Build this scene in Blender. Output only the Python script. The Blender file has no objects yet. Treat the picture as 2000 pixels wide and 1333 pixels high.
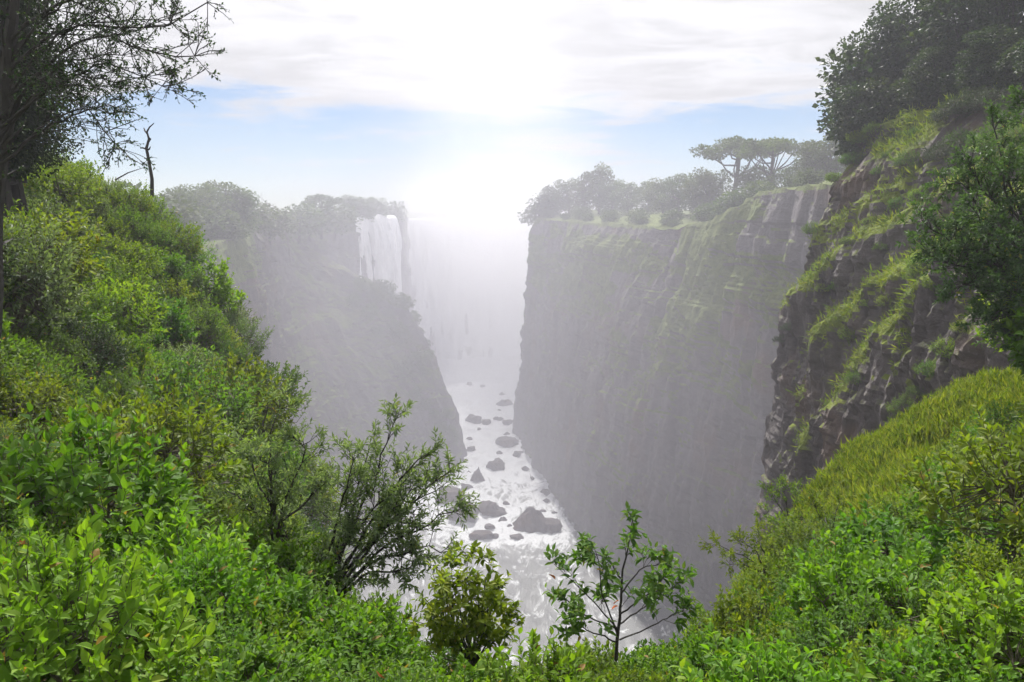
import bpy, math, random
import numpy as np
from mathutils import Vector, Matrix

RNG = np.random.default_rng(7)
random.seed(7)
scene = bpy.context.scene
COL = scene.collection
R = math.radians

# ------------------------------------------------------------------ camera
PITCH = R(9.0)
FPX = 1556.0
cam_d = bpy.data.cameras.new('camera')
cam_d.sensor_width = 36.0
cam_d.lens = 36.0 * FPX / 2000.0
cam_d.clip_start = 0.05
cam_d.clip_end = 5000
cam = bpy.data.objects.new('camera', cam_d)
cam.rotation_euler = (R(90) - PITCH, 0, 0)
COL.objects.link(cam)
scene.camera = cam

# ------------------------------------------------------------------ light, sky, exposure
SUN_EL, SUN_AZ = R(46), R(-3)          # azimuth measured from +Y towards +X
SUNV = Vector((math.sin(SUN_AZ) * math.cos(SUN_EL), math.cos(SUN_AZ) * math.cos(SUN_EL), math.sin(SUN_EL)))
sun_d = bpy.data.lights.new('sun', 'SUN')
sun_d.energy = 3.6
sun_d.angle = R(2.5)
sun_d.color = (1.0, 0.965, 0.915)
sun = bpy.data.objects.new('sun', sun_d)
sun.rotation_euler = SUNV.to_track_quat('Z', 'Y').to_euler()
COL.objects.link(sun)

scene.view_settings.view_transform = 'Standard'
scene.view_settings.look = 'None'
scene.view_settings.exposure = 1.22
scene.view_settings.gamma = 1.0
cy = scene.cycles
cy.use_denoising = True
cy.use_adaptive_sampling = True
cy.adaptive_threshold = 0.035
cy.max_bounces = 6
cy.diffuse_bounces = 3
cy.glossy_bounces = 2
cy.transmission_bounces = 4
cy.transparent_max_bounces = 6
cy.volume_bounces = 4
cy.volume_max_steps = 128
cy.volume_step_rate = 1.0
cy.caustics_reflective = False
cy.caustics_refractive = False
cy.sample_clamp_indirect = 6.0


class NT:
    """small node-tree helper"""
    def __init__(self, tree):
        self.t = tree
        tree.nodes.clear()

    def n(self, typ, **kw):
        nd = self.t.nodes.new(typ)
        for k, v in kw.items():
            setattr(nd, k, v)
        return nd

    def link(self, a, b):
        self.t.links.new(a, b)

    def put(self, sock, v):
        if isinstance(v, bpy.types.NodeSocket):
            self.link(v, sock)
        elif v is not None:
            sock.default_value = v

    def math(self, op, a, b=None, c=None, clamp=False):
        nd = self.n('ShaderNodeMath', operation=op, use_clamp=clamp)
        for s, v in zip(nd.inputs, (a, b, c)):
            self.put(s, v)
        return nd.outputs[0]

    def vmath(self, op, a, b=None, out=0):
        nd = self.n('ShaderNodeVectorMath', operation=op)
        self.put(nd.inputs[0], a)
        self.put(nd.inputs[1], b)
        return nd.outputs[out]

    def mapr(self, v, a, b, c=0.0, d=1.0, smooth=True):
        nd = self.n('ShaderNodeMapRange', clamp=True)
        nd.interpolation_type = 'SMOOTHSTEP' if smooth else 'LINEAR'
        for i, x in enumerate((v, a, b, c, d)):
            self.put(nd.inputs[i], x)
        return nd.outputs[0]

    def noise(self, vec, scale, detail=4.0, rough=0.55, distort=0.0, color=False):
        nd = self.n('ShaderNodeTexNoise')
        self.put(nd.inputs['Vector'], vec)
        self.put(nd.inputs['Scale'], scale)
        self.put(nd.inputs['Detail'], detail)
        self.put(nd.inputs['Roughness'], rough)
        self.put(nd.inputs['Distortion'], distort)
        return nd.outputs['Color' if color else 'Fac']

    def mix(self, f, a, b, blend='MIX'):
        nd = self.n('ShaderNodeMix', data_type='RGBA', blend_type=blend)
        self.put(nd.inputs[0], f)
        self.put(nd.inputs[6], a)
        self.put(nd.inputs[7], b)
        return nd.outputs[2]

    def ramp(self, f, stops):
        nd = self.n('ShaderNodeValToRGB')
        e = nd.color_ramp.elements
        while len(e) < len(stops):
            e.new(0.5)
        for el, (p, c) in zip(e, stops):
            el.position = p
            el.color = (*c, 1)
        self.put(nd.inputs[0], f)
        return nd.outputs[0]

    def combine(self, x, y, z):
        nd = self.n('ShaderNodeCombineXYZ')
        for s, v in zip(nd.inputs, (x, y, z)):
            self.put(s, v)
        return nd.outputs[0]

    def sep(self, v):
        nd = self.n('ShaderNodeSeparateXYZ')
        self.put(nd.inputs[0], v)
        return nd.outputs


def build_world():
    w = bpy.data.worlds.new('World')
    scene.world = w
    w.use_nodes = True
    T = NT(w.node_tree)
    out = T.n('ShaderNodeOutputWorld')
    bg = T.n('ShaderNodeBackground')
    T.link(bg.outputs[0], out.inputs[0])
    sky = T.n('ShaderNodeTexSky', sky_type='NISHITA')
    sky.sun_disc = False
    sky.sun_elevation = SUN_EL
    sky.sun_rotation = SUN_AZ
    sky.altitude = 900
    sky.air_density = 1.0
    sky.dust_density = 0.2
    sky.ozone_density = 1.6
    tc = T.n('ShaderNodeTexCoord')
    d = T.vmath('NORMALIZE', tc.outputs['Generated'])
    x, y, z = T.sep(d)
    zc = T.math('MAXIMUM', z, 0.0)
    inv = T.math('DIVIDE', 1.0, T.math('ADD', zc, 0.05))
    px = T.math('MULTIPLY', x, inv)
    py = T.math('MULTIPLY', y, inv)
    pv = T.combine(px, T.math('MULTIPLY', py, 0.75), 3.1)
    n1 = T.noise(pv, 0.55, 9.0, 0.58, 0.5)
    n2 = T.noise(T.vmath('MULTIPLY', pv, (.55, 1, 1)), 2.3, 9.0, 0.64, 0.6)
    # cloud deck overhead that breaks up into streaks towards the horizon
    cover = T.mapr(z, 0.085, 0.2, -0.07, 0.22)
    m = T.math('ADD', T.math('MULTIPLY_ADD', n2, 0.55, T.math('MULTIPLY', n1, 0.7)), cover)
    mask = T.mapr(m, 0.57, 0.76)
    # thin veil: the sun stands behind it, so the cloud brightens towards the sun
    dot = T.math('MAXIMUM', T.vmath('DOT_PRODUCT', d, tuple(SUNV), out=1), 0.0)
    glow = T.math('POWER', dot, 10.0)
    shade = T.mapr(n2, 0.35, 0.68, 1.0, 0.76)
    lum = T.math('MULTIPLY', shade, T.math('MULTIPLY_ADD', glow, CLOUD_GLOW, CLOUD_LUM))
    cl = T.vmath('SCALE', (0.965, 0.96, 1.0))
    cl.node.inputs['Scale'].default_value = 1.0
    T.link(lum, cl.node.inputs['Scale'])
    skyc = T.vmath('SCALE', T.vmath('MULTIPLY', sky.outputs[0], (.86, .98, 1.16)))
    skyc.node.inputs['Scale'].default_value = SKY_STR
    T.link(T.mix(mask, skyc, cl), bg.inputs[0])
    bg.inputs[1].default_value = 1.0


SKY_STR, CLOUD_LUM, CLOUD_GLOW = 0.036, 0.41, 0.5
build_world()

# ------------------------------------------------------------------ numeric helpers
CP, SP = math.cos(PITCH), math.sin(PITCH)


def P(px, py, Y):
    """world point at depth Y (metres along +Y) seen in direction (px, py) of the 2000 px photograph"""
    cx = (px - 1000.0) / FPX
    cyy = (666.5 - py) / FPX
    dy = CP + cyy * SP
    dz = -SP + cyy * CP
    return np.array((cx * Y / dy, Y, dz * Y / dy))


RIVER_Z = -80.0


def RV(px, py, z=RIVER_Z):
    q = P(px, py, 1.0)
    return q * (z / q[2])


def hash3(ix, iy, iz, seed):
    h = (ix.astype(np.int64) * 374761393 + iy.astype(np.int64) * 668265263 + iz.astype(np.int64) * 2147483647 + seed * 974634777) & 0xFFFFFFFF
    h = ((h ^ (h >> 13)) * 1274126177) & 0xFFFFFFFF
    h = ((h ^ (h >> 16)) * 2246822519) & 0xFFFFFFFF
    return ((h ^ (h >> 15)) & 0xFFFFFF) / float(0xFFFFFF)


def vnoise(p, seed=0):
    p = np.asarray(p, float)
    i = np.floor(p)
    f = p - i
    f = f * f * (3 - 2 * f)
    r = 0
    for dx in (0, 1):
        wx = f[..., 0] if dx else 1 - f[..., 0]
        for dy in (0, 1):
            wy = f[..., 1] if dy else 1 - f[..., 1]
            for dz in (0, 1):
                wz = f[..., 2] if dz else 1 - f[..., 2]
                r = r + wx * wy * wz * hash3(i[..., 0] + dx, i[..., 1] + dy, i[..., 2] + dz, seed)
    return r * 2 - 1


def fbm(p, octv=4, seed=0, gain=0.5):
    a, s, r = 1.0, 0.0, 0
    p = np.asarray(p, float)
    for k in range(octv):
        r = r + a * vnoise(p, seed + k * 17)
        s += a
        a *= gain
        p = p * 2.03
    return r / s


def sstep(x, a, b):
    t = np.clip((x - a) / (b - a), 0, 1)
    return t * t * (3 - 2 * t)


def unit(v):
    return v / np.maximum(np.linalg.norm(v, axis=-1, keepdims=True), 1e-9)


def mesh_from(name, V, F, mat=None, smooth=False, attrs=None):
    V = np.asarray(V, np.float32)
    F = np.asarray(F, np.int32)
    me = bpy.data.meshes.new(name)
    k = F.shape[1]
    me.vertices.add(len(V))
    me.vertices.foreach_set('co', V.ravel())
    me.loops.add(F.size)
    me.loops.foreach_set('vertex_index', F.ravel())
    me.polygons.add(len(F))
    me.polygons.foreach_set('loop_start', np.arange(0, F.size, k, dtype=np.int32))
    me.polygons.foreach_set('loop_total', np.full(len(F), k, np.int32))
    me.polygons.foreach_set('use_smooth', np.full(len(F), smooth, bool))
    for an, av in (attrs or {}).items():
        a = me.attributes.new(an, 'FLOAT', 'POINT')
        a.data.foreach_set('value', np.asarray(av, np.float32))
    me.update(calc_edges=True)
    me.validate()
    if mat:
        me.materials.append(mat)
    return me


def obj(name, me, parent=None, label=None, cat=None, group=None, kind=None, loc=None, rz=None, sc=None, mw=None):
    o = bpy.data.objects.new(name, me)
    COL.objects.link(o)
    if parent:
        o.parent = parent
    if loc is not None:
        o.location = tuple(float(c) for c in loc)
    if rz is not None:
        o.rotation_euler = rz if hasattr(rz, '__len__') else (0, 0, rz)
    if sc is not None:
        o.scale = sc if hasattr(sc, '__len__') else (sc, sc, sc)
    if mw is not None:
        o.matrix_basis = mw
    for k, v in (('label', label), ('category', cat), ('group', group), ('kind', kind)):
        if v:
            o[k] = v
    return o


def thing(name, parts, loc, label, cat, group=None, rz=0.0, sc=1.0):
    """an Empty at the thing's base with its parts; parts share mesh data between copies"""
    e = obj(name, None, None, label, cat, group, None, loc, rz, sc)
    e.empty_display_size = 0.2
    for pn, me in parts:
        obj(pn, me, e, kind='stuff' if pn in ('foliage', 'crown') else None)
    return e


class Acc:
    def __init__(self):
        self.V, self.F, self.A, self.n = [], [], [], 0

    def add(self, V, F, a=None):
        self.V.append(V)
        self.F.append(np.asarray(F) + self.n)
        self.A.append(np.zeros(len(V)) if a is None else a)
        self.n += len(V)

    def mesh(self, name, mat, smooth=False, attr=None):
        return mesh_from(name, np.concatenate(self.V), np.concatenate(self.F), mat, smooth,
                         {attr: np.concatenate(self.A)} if attr else None)


def tube(pts, rad, sides=6):
    """tapered tube as quads along a polyline"""
    pts = np.asarray(pts, float)
    rad = np.broadcast_to(np.asarray(rad, float), (len(pts),))
    t = unit(np.gradient(pts, axis=0))
    ref = np.array((0.31, 0.21, 0.93)) if abs(t[0, 2]) < 0.9 else np.array((1.0, 0.1, 0))
    a = unit(np.cross(t, ref))
    b = np.cross(t, a)
    ang = np.arange(sides) * 2 * math.pi / sides
    V = pts[:, None] + rad[:, None, None] * (np.cos(ang)[None, :, None] * a[:, None] + np.sin(ang)[None, :, None] * b[:, None])
    n = len(pts)
    i = np.arange(n - 1)[:, None] * sides
    j = np.arange(sides)[None, :]
    k = (j + 1) % sides
    F = np.stack((i + j, i + k, i + sides + k, i + sides + j), -1).reshape(-1, 4)
    return V.reshape(-1, 3), F


def tubes_many(A, B, r0, r1, bend=0.0):
    """many thin three-sided twigs at once, from A to B"""
    n = len(A)
    t = unit(B - A)
    a = unit(np.cross(t, np.array((0.3, 0.5, 0.81))))
    b = np.cross(t, a)
    mid = (A + B) / 2 + bend * RNG.normal(size=(n, 3)) * np.linalg.norm(B - A, axis=1, keepdims=True)
    rings = []
    for c, r in ((A, r0), (mid, (np.asarray(r0) + np.asarray(r1)) / 2), (B, r1)):
        r = np.broadcast_to(np.asarray(r, float), (n,))[:, None]
        rings.append(np.stack([c + r * (math.cos(q) * a + math.sin(q) * b) for q in (0, 2.094, 4.189)], 1))
    V = np.concatenate(rings, 1).reshape(-1, 3)
    base = np.array([(0, 1, 4, 3), (1, 2, 5, 4), (2, 0, 3, 5), (3, 4, 7, 6), (4, 5, 8, 7), (5, 3, 6, 8)])
    F = (np.arange(n)[:, None, None] * 9 + base[None]).reshape(-1, 4)
    return V, F


# leaf templates: length along +Y (0..1), width along X, normal +Z
LEAF5 = (np.array([(0, 0, 0), (-.5, .45, .1), (0, .5, -.02), (.5, .45, .1), (0, 1, -.1)]),
         np.array([(0, 2, 1), (0, 3, 2), (1, 2, 4), (2, 3, 4)]))
LEAF9 = (np.array([(0, 0, 0), (-.36, .22, .09), (0, .25, 0), (.36, .22, .09), (-.46, .52, .08), (0, .55, -.02), (.46, .52, .08),
                   (-.26, .8, .0), (0, .82, -.07), (.26, .8, .0), (0, 1.06, -.16)]),
         np.array([(0, 2, 1), (0, 3, 2), (1, 2, 5), (1, 5, 4), (2, 3, 6), (2, 6, 5), (4, 5, 8), (4, 8, 7), (5, 6, 9), (5, 9, 8), (7, 8, 10), (8, 9, 10)]))
LEAF4 = (np.array([(0, 0, 0), (-.5, .5, .08), (.5, .5, .08), (0, 1, -.1)]), np.array([(0, 2, 1), (1, 2, 3)]))


def leaf_frames(D, N):
    D = unit(D)
    N = unit(N - (N * D).sum(-1, keepdims=True) * D + 1e-6)
    X = np.cross(D, N)
    return X, D, N


def leaves(Pp, D, N, S, width, tmpl, a=None):
    T, F = tmpl
    X, D, N = leaf_frames(D, N)
    S = np.broadcast_to(np.asarray(S, float), (len(Pp),))
    W = np.broadcast_to(np.asarray(width, float), (len(Pp),))
    V = Pp[:, None] + S[:, None, None] * (T[None, :, 0, None] * W[:, None, None] * X[:, None] + T[None, :, 1, None] * D[:, None] + T[None, :, 2, None] * N[:, None])
    k = len(T)
    FF = (np.arange(len(Pp))[:, None, None] * k + F[None]).reshape(-1, 3)
    a = RNG.random(len(Pp)) if a is None else a
    return V.reshape(-1, 3), FF, np.repeat(a, k)


def shoots(B, D, L, m, leaflen, width, tmpl, upb=0.5, spread=(1.25, 0.55), clump=None):
    """leafy shoots: m leaves spiralling up each shoot"""
    n = len(B)
    D = unit(D)
    t = np.linspace(0.2, 1.0, m)[None]
    t = t + RNG.normal(size=(n, m)) * 0.03
    Pp = B[:, None] + D[:, None] * (L[:, None] * t)[..., None]
    a = unit(np.cross(D, np.array((0.37, 0.21, 0.9))))
    b = np.cross(D, a)
    ph = (np.arange(m) * 2.4)[None] + RNG.random((n, 1)) * 6.28 + RNG.normal(size=(n, m)) * 0.25
    th = spread[0] + (spread[1] - spread[0]) * t + RNG.normal(size=(n, m)) * 0.18
    perp = np.cos(ph)[..., None] * a[:, None] + np.sin(ph)[..., None] * b[:, None]
    LD = np.cos(th)[..., None] * D[:, None] + np.sin(th)[..., None] * perp
    LD = LD + np.array((0, 0, -0.12))
    N = np.array((0, 0, 1.0)) * upb + D[:, None] * 0.6 + RNG.normal(size=(n, m, 3)) * 0.28
    S = leaflen * (0.65 + 0.5 * RNG.random((n, m))) * (1.12 - 0.35 * t)
    at = RNG.random((n, m)) * 0.45 + (RNG.random((n, 1)) if clump is None else clump[:, None]) * 0.35 + t * 0.2
    at = np.where(RNG.random((n, m)) < .007, 1.0, at * .93)
    f = lambda v: v.reshape(-1, 3)
    return f(Pp), f(LD), f(N), S.ravel(), at.ravel()


# ------------------------------------------------------------------ materials
def new_mat(name):
    m = bpy.data.materials.new(name)
    m.use_nodes = True
    T = NT(m.node_tree)
    return m, T, T.n('ShaderNodeOutputMaterial')


def leaf_mat(name, stops, trans=0.4, rough=0.6, tcol=(1.35, 1.45, 0.5), spec=0.2, hv=0.016):
    m, T, out = new_mat(name)
    at = T.n('ShaderNodeAttribute', attribute_name='leaf')
    info = T.n('ShaderNodeObjectInfo')
    col = T.ramp(at.outputs['Fac'], stops)
    hs = T.n('ShaderNodeHueSaturation')
    T.put(hs.inputs['Hue'], T.math('MULTIPLY_ADD', info.outputs['Random'], hv * 2, 0.5 - hv))
    T.put(hs.inputs['Value'], T.math('MULTIPLY_ADD', T.math('FRACT', T.math('MULTIPLY', info.outputs['Random'], 7.31)), 0.45, 0.8))
    T.link(col, hs.inputs['Color'])
    p = T.n('ShaderNodeBsdfPrincipled')
    T.link(hs.outputs[0], p.inputs['Base Color'])
    p.inputs['Roughness'].default_value = rough
    p.inputs['Specular IOR Level'].default_value = spec
    tr = T.n('ShaderNodeBsdfTranslucent')
    T.link(T.mix(1.0, hs.outputs[0], (*tcol, 1), 'MULTIPLY'), tr.inputs['Color'])
    mx = T.n('ShaderNodeMixShader')
    mx.inputs[0].default_value = trans
    T.link(p.outputs[0], mx.inputs[1])
    T.link(tr.outputs[0], mx.inputs[2])
    T.link(mx.outputs[0], out.inputs[0])
    return m


def bark_mat(name, c1, c2, scale=9.0):
    m, T, out = new_mat(name)
    g = T.n('ShaderNodeTexCoord')
    n = T.noise(T.vmath('MULTIPLY', g.outputs['Object'], (1, 1, 0.25)), scale, 5, 0.65)
    p = T.n('ShaderNodeBsdfPrincipled')
    T.link(T.ramp(n, [(0.3, c1), (0.7, c2)]), p.inputs['Base Color'])
    p.inputs['Roughness'].default_value = 0.85
    b = T.n('ShaderNodeBump')
    b.inputs['Strength'].default_value = 0.6
    b.inputs['Distance'].default_value = 0.03
    T.link(n, b.inputs['Height'])
    T.link(b.outputs[0], p.inputs['Normal'])
    T.link(p.outputs[0], out.inputs[0])
    return m


def rock_mat(name, rock1, rock2, moss1, moss2, mlo, mhi, sc=1.0, patch=0.0):
    """basalt with vertical stains; moss and grass where the rock lies flat enough to hold them"""
    m, T, out = new_mat(name)
    g = T.n('ShaderNodeNewGeometry')
    pos = g.outputs['Position']
    nz = T.sep(g.outputs['True Normal'])[2]
    streak = T.noise(T.vmath('MULTIPLY', pos, (0.45 * sc, 0.45 * sc, 0.05 * sc)), 1.0, 6, 0.62, 0.2)
    grain = T.noise(pos, 1.6 * sc, 7, 0.65)
    big = T.noise(pos, 0.06 * sc, 4, 0.55)
    f = T.math('MULTIPLY_ADD', streak, 0.65, T.math('MULTIPLY', grain, 0.35))
    rock = T.ramp(f, [(0.32, rock1), (0.66, rock2)])
    ruddy = T.mapr(T.noise(pos, 0.11 * sc, 4, 0.6), 0.52, 0.7, 0, 0.55)
    rock = T.mix(ruddy, rock, (0.17, 0.105, 0.07, 1))
    moss = T.ramp(T.noise(pos, 0.8 * sc, 5, 0.7), [(0.3, moss1), (0.7, moss2)])
    slope = T.math('ADD', nz, T.math('MULTIPLY_ADD', grain, 0.5, T.math('MULTIPLY_ADD', big, 0.9 + patch, -0.7 - patch * 0.5)))
    slope = T.math('MULTIPLY_ADD', T.n('ShaderNodeAttribute', attribute_name='moss').outputs['Fac'], 1.1, slope)
    mk = T.mapr(slope, mlo, mhi)
    p = T.n('ShaderNodeBsdfPrincipled')
    T.link(T.mix(mk, rock, moss), p.inputs['Base Color'])
    T.put(p.inputs['Roughness'], T.mapr(mk, 0, 1, 0.75, 0.95))
    p.inputs['Specular IOR Level'].default_value = .2
    b = T.n('ShaderNodeBump')
    b.inputs['Strength'].default_value = 0.8
    b.inputs['Distance'].default_value = 0.35 / sc
    T.link(T.math('ADD', grain, T.math('MULTIPLY', streak, 0.8)), b.inputs['Height'])
    T.link(b.outputs[0], p.inputs['Normal'])
    T.link(p.outputs[0], out.inputs[0])
    return m


M = {}
M['leaf_bright'] = leaf_mat('leaf_bright', [(0, (.045, .11, .010)), (.5, (.10, .20, .015)), (.85, (.155, .25, .022)), (.94, (.20, .25, .03)), (1, (.26, .17, .05))], .44)
M['leaf_mid'] = leaf_mat('leaf_mid', [(0, (.04, .088, .016)), (.5, (.09, .165, .026)), (.9, (.16, .235, .04)), (.94, (.20, .25, .03)), (1, (.26, .17, .05))], .44)
M['leaf_yellow'] = leaf_mat('leaf_yellow', [(0, (.06, .11, .010)), (.5, (.13, .19, .018)), (.9, (.21, .25, .025)), (1, (.26, .21, .035))], .45)
M['leaf_grey'] = leaf_mat('leaf_grey', [(0, (.05, .085, .036)), (.5, (.115, .165, .08)), (.9, (.19, .245, .13)), (1, (.22, .22, .05))], .46, .5, spec=.3)
M['leaf_gloss'] = leaf_mat('leaf_gloss', [(0, (.026, .05, .02)), (.5, (.055, .092, .036)), (.9, (.10, .145, .065)), (1, (.20, .19, .04))], .36, .55, spec=.15)
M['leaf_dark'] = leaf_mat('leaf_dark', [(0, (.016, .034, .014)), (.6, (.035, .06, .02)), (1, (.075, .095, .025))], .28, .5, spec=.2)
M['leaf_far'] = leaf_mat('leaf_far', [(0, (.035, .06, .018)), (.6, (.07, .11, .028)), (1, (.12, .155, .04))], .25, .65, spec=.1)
M['leaf_shade'] = leaf_mat('leaf_shade', [(0, (.014, .024, .013)), (.7, (.03, .045, .02)), (1, (.065, .085, .025))], .2, .8, spec=.05)  # greens darkened: the canopy's deep shade is put into the leaf colour
M['grass'] = leaf_mat('grass_blade', [(0, (.07, .11, .012)), (.5, (.15, .19, .02)), (1, (.23, .23, .04))], .42, .6, spec=.2)
M['bark_dark'] = bark_mat('bark_dark', (.018, .015, .014), (.05, .042, .036))
M['bark_grey'] = bark_mat('bark_grey', (.07, .06, .05), (.17, .15, .13))
M['twig'] = bark_mat('twig', (.045, .035, .022), (.10, .085, .05), 20)
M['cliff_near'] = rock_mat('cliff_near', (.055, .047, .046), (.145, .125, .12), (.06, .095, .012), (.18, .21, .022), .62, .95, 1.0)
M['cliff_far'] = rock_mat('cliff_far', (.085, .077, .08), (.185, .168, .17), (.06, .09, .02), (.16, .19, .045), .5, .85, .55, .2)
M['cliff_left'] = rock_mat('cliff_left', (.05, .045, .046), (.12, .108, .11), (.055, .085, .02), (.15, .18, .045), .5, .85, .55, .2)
M['soil'] = rock_mat('soil', (.03, .022, .016), (.06, .045, .03), (.03, .05, .008), (.09, .11, .018), .1, .6, 2.0)


def simple_mat(name, col, rough=0.6):
    m, T, out = new_mat(name)
    p = T.n('ShaderNodeBsdfPrincipled')
    n = T.noise(T.n('ShaderNodeTexCoord').outputs['Object'], 30, 3)
    T.link(T.mix(n, (*[c * .7 for c in col], 1), (*[min(1, c * 1.3) for c in col], 1)), p.inputs['Base Color'])
    p.inputs['Roughness'].default_value = rough
    T.link(p.outputs[0], out.inputs[0])
    return m


M['flower'] = simple_mat('flower', (.75, .22, .08))


def river_mat():
    m, T, out = new_mat('river_water')
    pos = T.n('ShaderNodeNewGeometry').outputs['Position']
    at = T.n('ShaderNodeAttribute', attribute_name='foam').outputs['Fac']
    sw = T.noise(T.vmath('MULTIPLY', pos, (.5, .2, .5)), .42, 7, .66, 2.4)
    fine = T.noise(T.vmath('MULTIPLY', pos, (1, .28, 1)), .8, 6, .62, 1.4)
    f = T.math('ADD', T.math('MULTIPLY_ADD', sw, 1.25, T.math('MULTIPLY', fine, .3)), at)
    mk = T.mapr(f, .80, 1.03)
    w = T.n('ShaderNodeBsdfPrincipled')
    T.put(w.inputs['Base Color'], (.11, .115, .11, 1))
    w.inputs['Roughness'].default_value = .5
    b = T.n('ShaderNodeBump')
    b.inputs['Strength'].default_value = .5
    b.inputs['Distance'].default_value = .5
    T.link(fine, b.inputs['Height'])
    T.link(b.outputs[0], w.inputs['Normal'])
    fo = T.n('ShaderNodeBsdfPrincipled')
    T.put(fo.inputs['Base Color'], T.mix(fine, (.66, .68, .68, 1), (.86, .87, .87, 1)))
    fo.inputs['Roughness'].default_value = .8
    mx = T.n('ShaderNodeMixShader')
    T.link(mk, mx.inputs[0])
    T.link(w.outputs[0], mx.inputs[1])
    T.link(fo.outputs[0], mx.inputs[2])
    T.link(mx.outputs[0], out.inputs[0])
    return m


def fall_mat():
    m, T, out = new_mat('falling_water')
    pos = T.n('ShaderNodeNewGeometry').outputs['Position']
    st = T.noise(T.vmath('MULTIPLY', pos, (.38, .38, .035)), 1.0, 7, .62, .6)
    p = T.n('ShaderNodeBsdfPrincipled')
    T.link(T.ramp(st, [(.31, (.4, .41, .4)), (.42, (.9, .92, .92)), (.6, (.97, .98, .98))]), p.inputs['Base Color'])
    p.inputs['Roughness'].default_value = .7
    tr = T.n('ShaderNodeBsdfTranslucent')
    T.put(tr.inputs[0], (.85, .87, .88, 1))
    mx = T.n('ShaderNodeMixShader')
    mx.inputs[0].default_value = .12
    T.link(p.outputs[0], mx.inputs[1])
    T.link(tr.outputs[0], mx.inputs[2])
    T.link(mx.outputs[0], out.inputs[0])
    return m


M['river'] = river_mat()
M['fall'] = fall_mat()


# ------------------------------------------------------------------ cliffs and plateau
def loft(cols, nu, seg):
    """cols: list of profiles with the same number of control points; seg: rows per profile segment"""
    A = np.array(cols, float)
    u = np.concatenate(([0], np.cumsum(np.linalg.norm(np.diff(A[:, 2:5].mean(1), axis=0), axis=1))))
    uu = np.linspace(0, u[-1], nu)
    k = A.shape[1]
    G = np.empty((nu, k, 3))
    for j in range(k):
        for c in range(3):
            G[:, j, c] = np.interp(uu, u, A[:, j, c])
    w = max(3, nu // 60) | 1                      # soften the corners between profiles
    ker = np.hanning(w + 2)[1:-1]
    ker /= ker.sum()
    for j in range(k):
        for c in range(3):
            pad = np.pad(G[:, j, c], w // 2, mode='edge')
            G[:, j, c] = np.convolve(pad, ker, mode='valid')
    rows, vv = [], []
    for j, s in enumerate(seg):
        for q in range(s):
            t = q / s
            rows.append(G[:, j] * (1 - t) + G[:, j + 1] * t)
            vv.append(j + t)
    rows.append(G[:, -1])
    vv.append(float(k - 1))
    return np.stack(rows, 1), uu, np.array(vv)


def grid_normals(Gd):
    du = np.gradient(Gd, axis=0)
    dv = np.gradient(Gd, axis=1)
    return unit(np.cross(du, dv))


def grid_faces(nu, nv):
    i = np.arange(nu - 1)[:, None] * nv
    j = np.arange(nv - 1)[None]
    return np.stack((i + j, i + nv + j, i + nv + j + 1, i + j + 1), -1).reshape(-1, 4)


def basalt(Gd, uu, amp, seed, s=1.0):
    """signed relief of a jointed basalt wall: ribs, columns, blocky steps and thin ledges"""
    z = Gd[..., 2]
    u = np.broadcast_to(uu[:, None], z.shape)
    q = np.stack((u / (22 * s), z / (60 * s), u * 0), -1)
    big = fbm(q, 3, seed)
    q = np.stack((u / (6 * s), z / (45 * s), u * 0 + 3), -1)
    rib = 1 - np.abs(fbm(q, 3, seed + 5)) * 2
    q = np.stack((u / (2.2 * s), z / (7 * s), u * 0 + 7), -1)
    blk = np.round(vnoise(q, seed + 9) * 2.5) / 2.5
    q = np.stack((u / (30 * s), z / (5.0 * s), u * 0 + 11), -1)
    led = np.round(fbm(q, 2, seed + 13) * 3) / 3
    fine = fbm(np.stack((u / (1.3 * s), z / (2.4 * s), u * 0 + 5), -1), 3, seed + 21)
    return amp * (1.5 * big + .8 * rib + .55 * blk + .7 * led + .35 * fine)


def cliff_object(name, cols, nu, seg, amp, seed, mat, face_rows, flip=False, s=1.0, top_noise=1.5):
    Gd, uu, vv = loft(cols, nu, seg)
    N = grid_normals(Gd)
    if flip:
        N = -N
    d = basalt(Gd, uu, amp, seed, s)
    a, b = face_rows
    w = sstep(vv, a - .25, a + .45) * (1 - sstep(vv, b - .05, b + .6))
    G2 = Gd + N * (d * w[None])[..., None]
    tz = fbm(np.stack((Gd[..., 0] / 25, Gd[..., 1] / 25, Gd[..., 2] * 0), -1), 4, seed + 40)
    G2[..., 2] += tz * top_noise * (1 - sstep(vv, a - .8, a))[None]
    F = grid_faces(*G2.shape[:2])
    if not flip:
        F = F[:, ::-1]
    uq = np.broadcast_to(uu[:, None], Gd.shape[:2])
    mo = sstep(fbm(np.stack((uq / 24, Gd[..., 2] / 11, uq * 0 + 2), -1), 4, seed + 70), -.02, .22) * sstep(Gd[..., 2], -62, -14) * .75
    mo = np.maximum(mo, .8 * (1 - sstep(vv, a - .1, a + .12))[None])
    me = mesh_from(name, G2.reshape(-1, 3), F, mat, False, {'moss': mo.ravel()})
    o = obj(name, me, kind='structure')
    return o, G2


def pr(*pts):
    return [np.array(p, float) for p in pts]


# left wall: profile points are  far inland, inland, rim, upper face, mid face, lower face, foot, below river
def lw(inl, rim, up, mid, low, foot):
    rim, foot = np.array(rim, float), np.array(foot, float)
    return pr((rim[0] - 300, rim[1] + inl * 2, rim[2] + 3), (rim[0] - 30, rim[1] + inl * .3, rim[2] + 1.5), rim, up, mid, low, foot, (foot[0] + 3, foot[1], -86))


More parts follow.
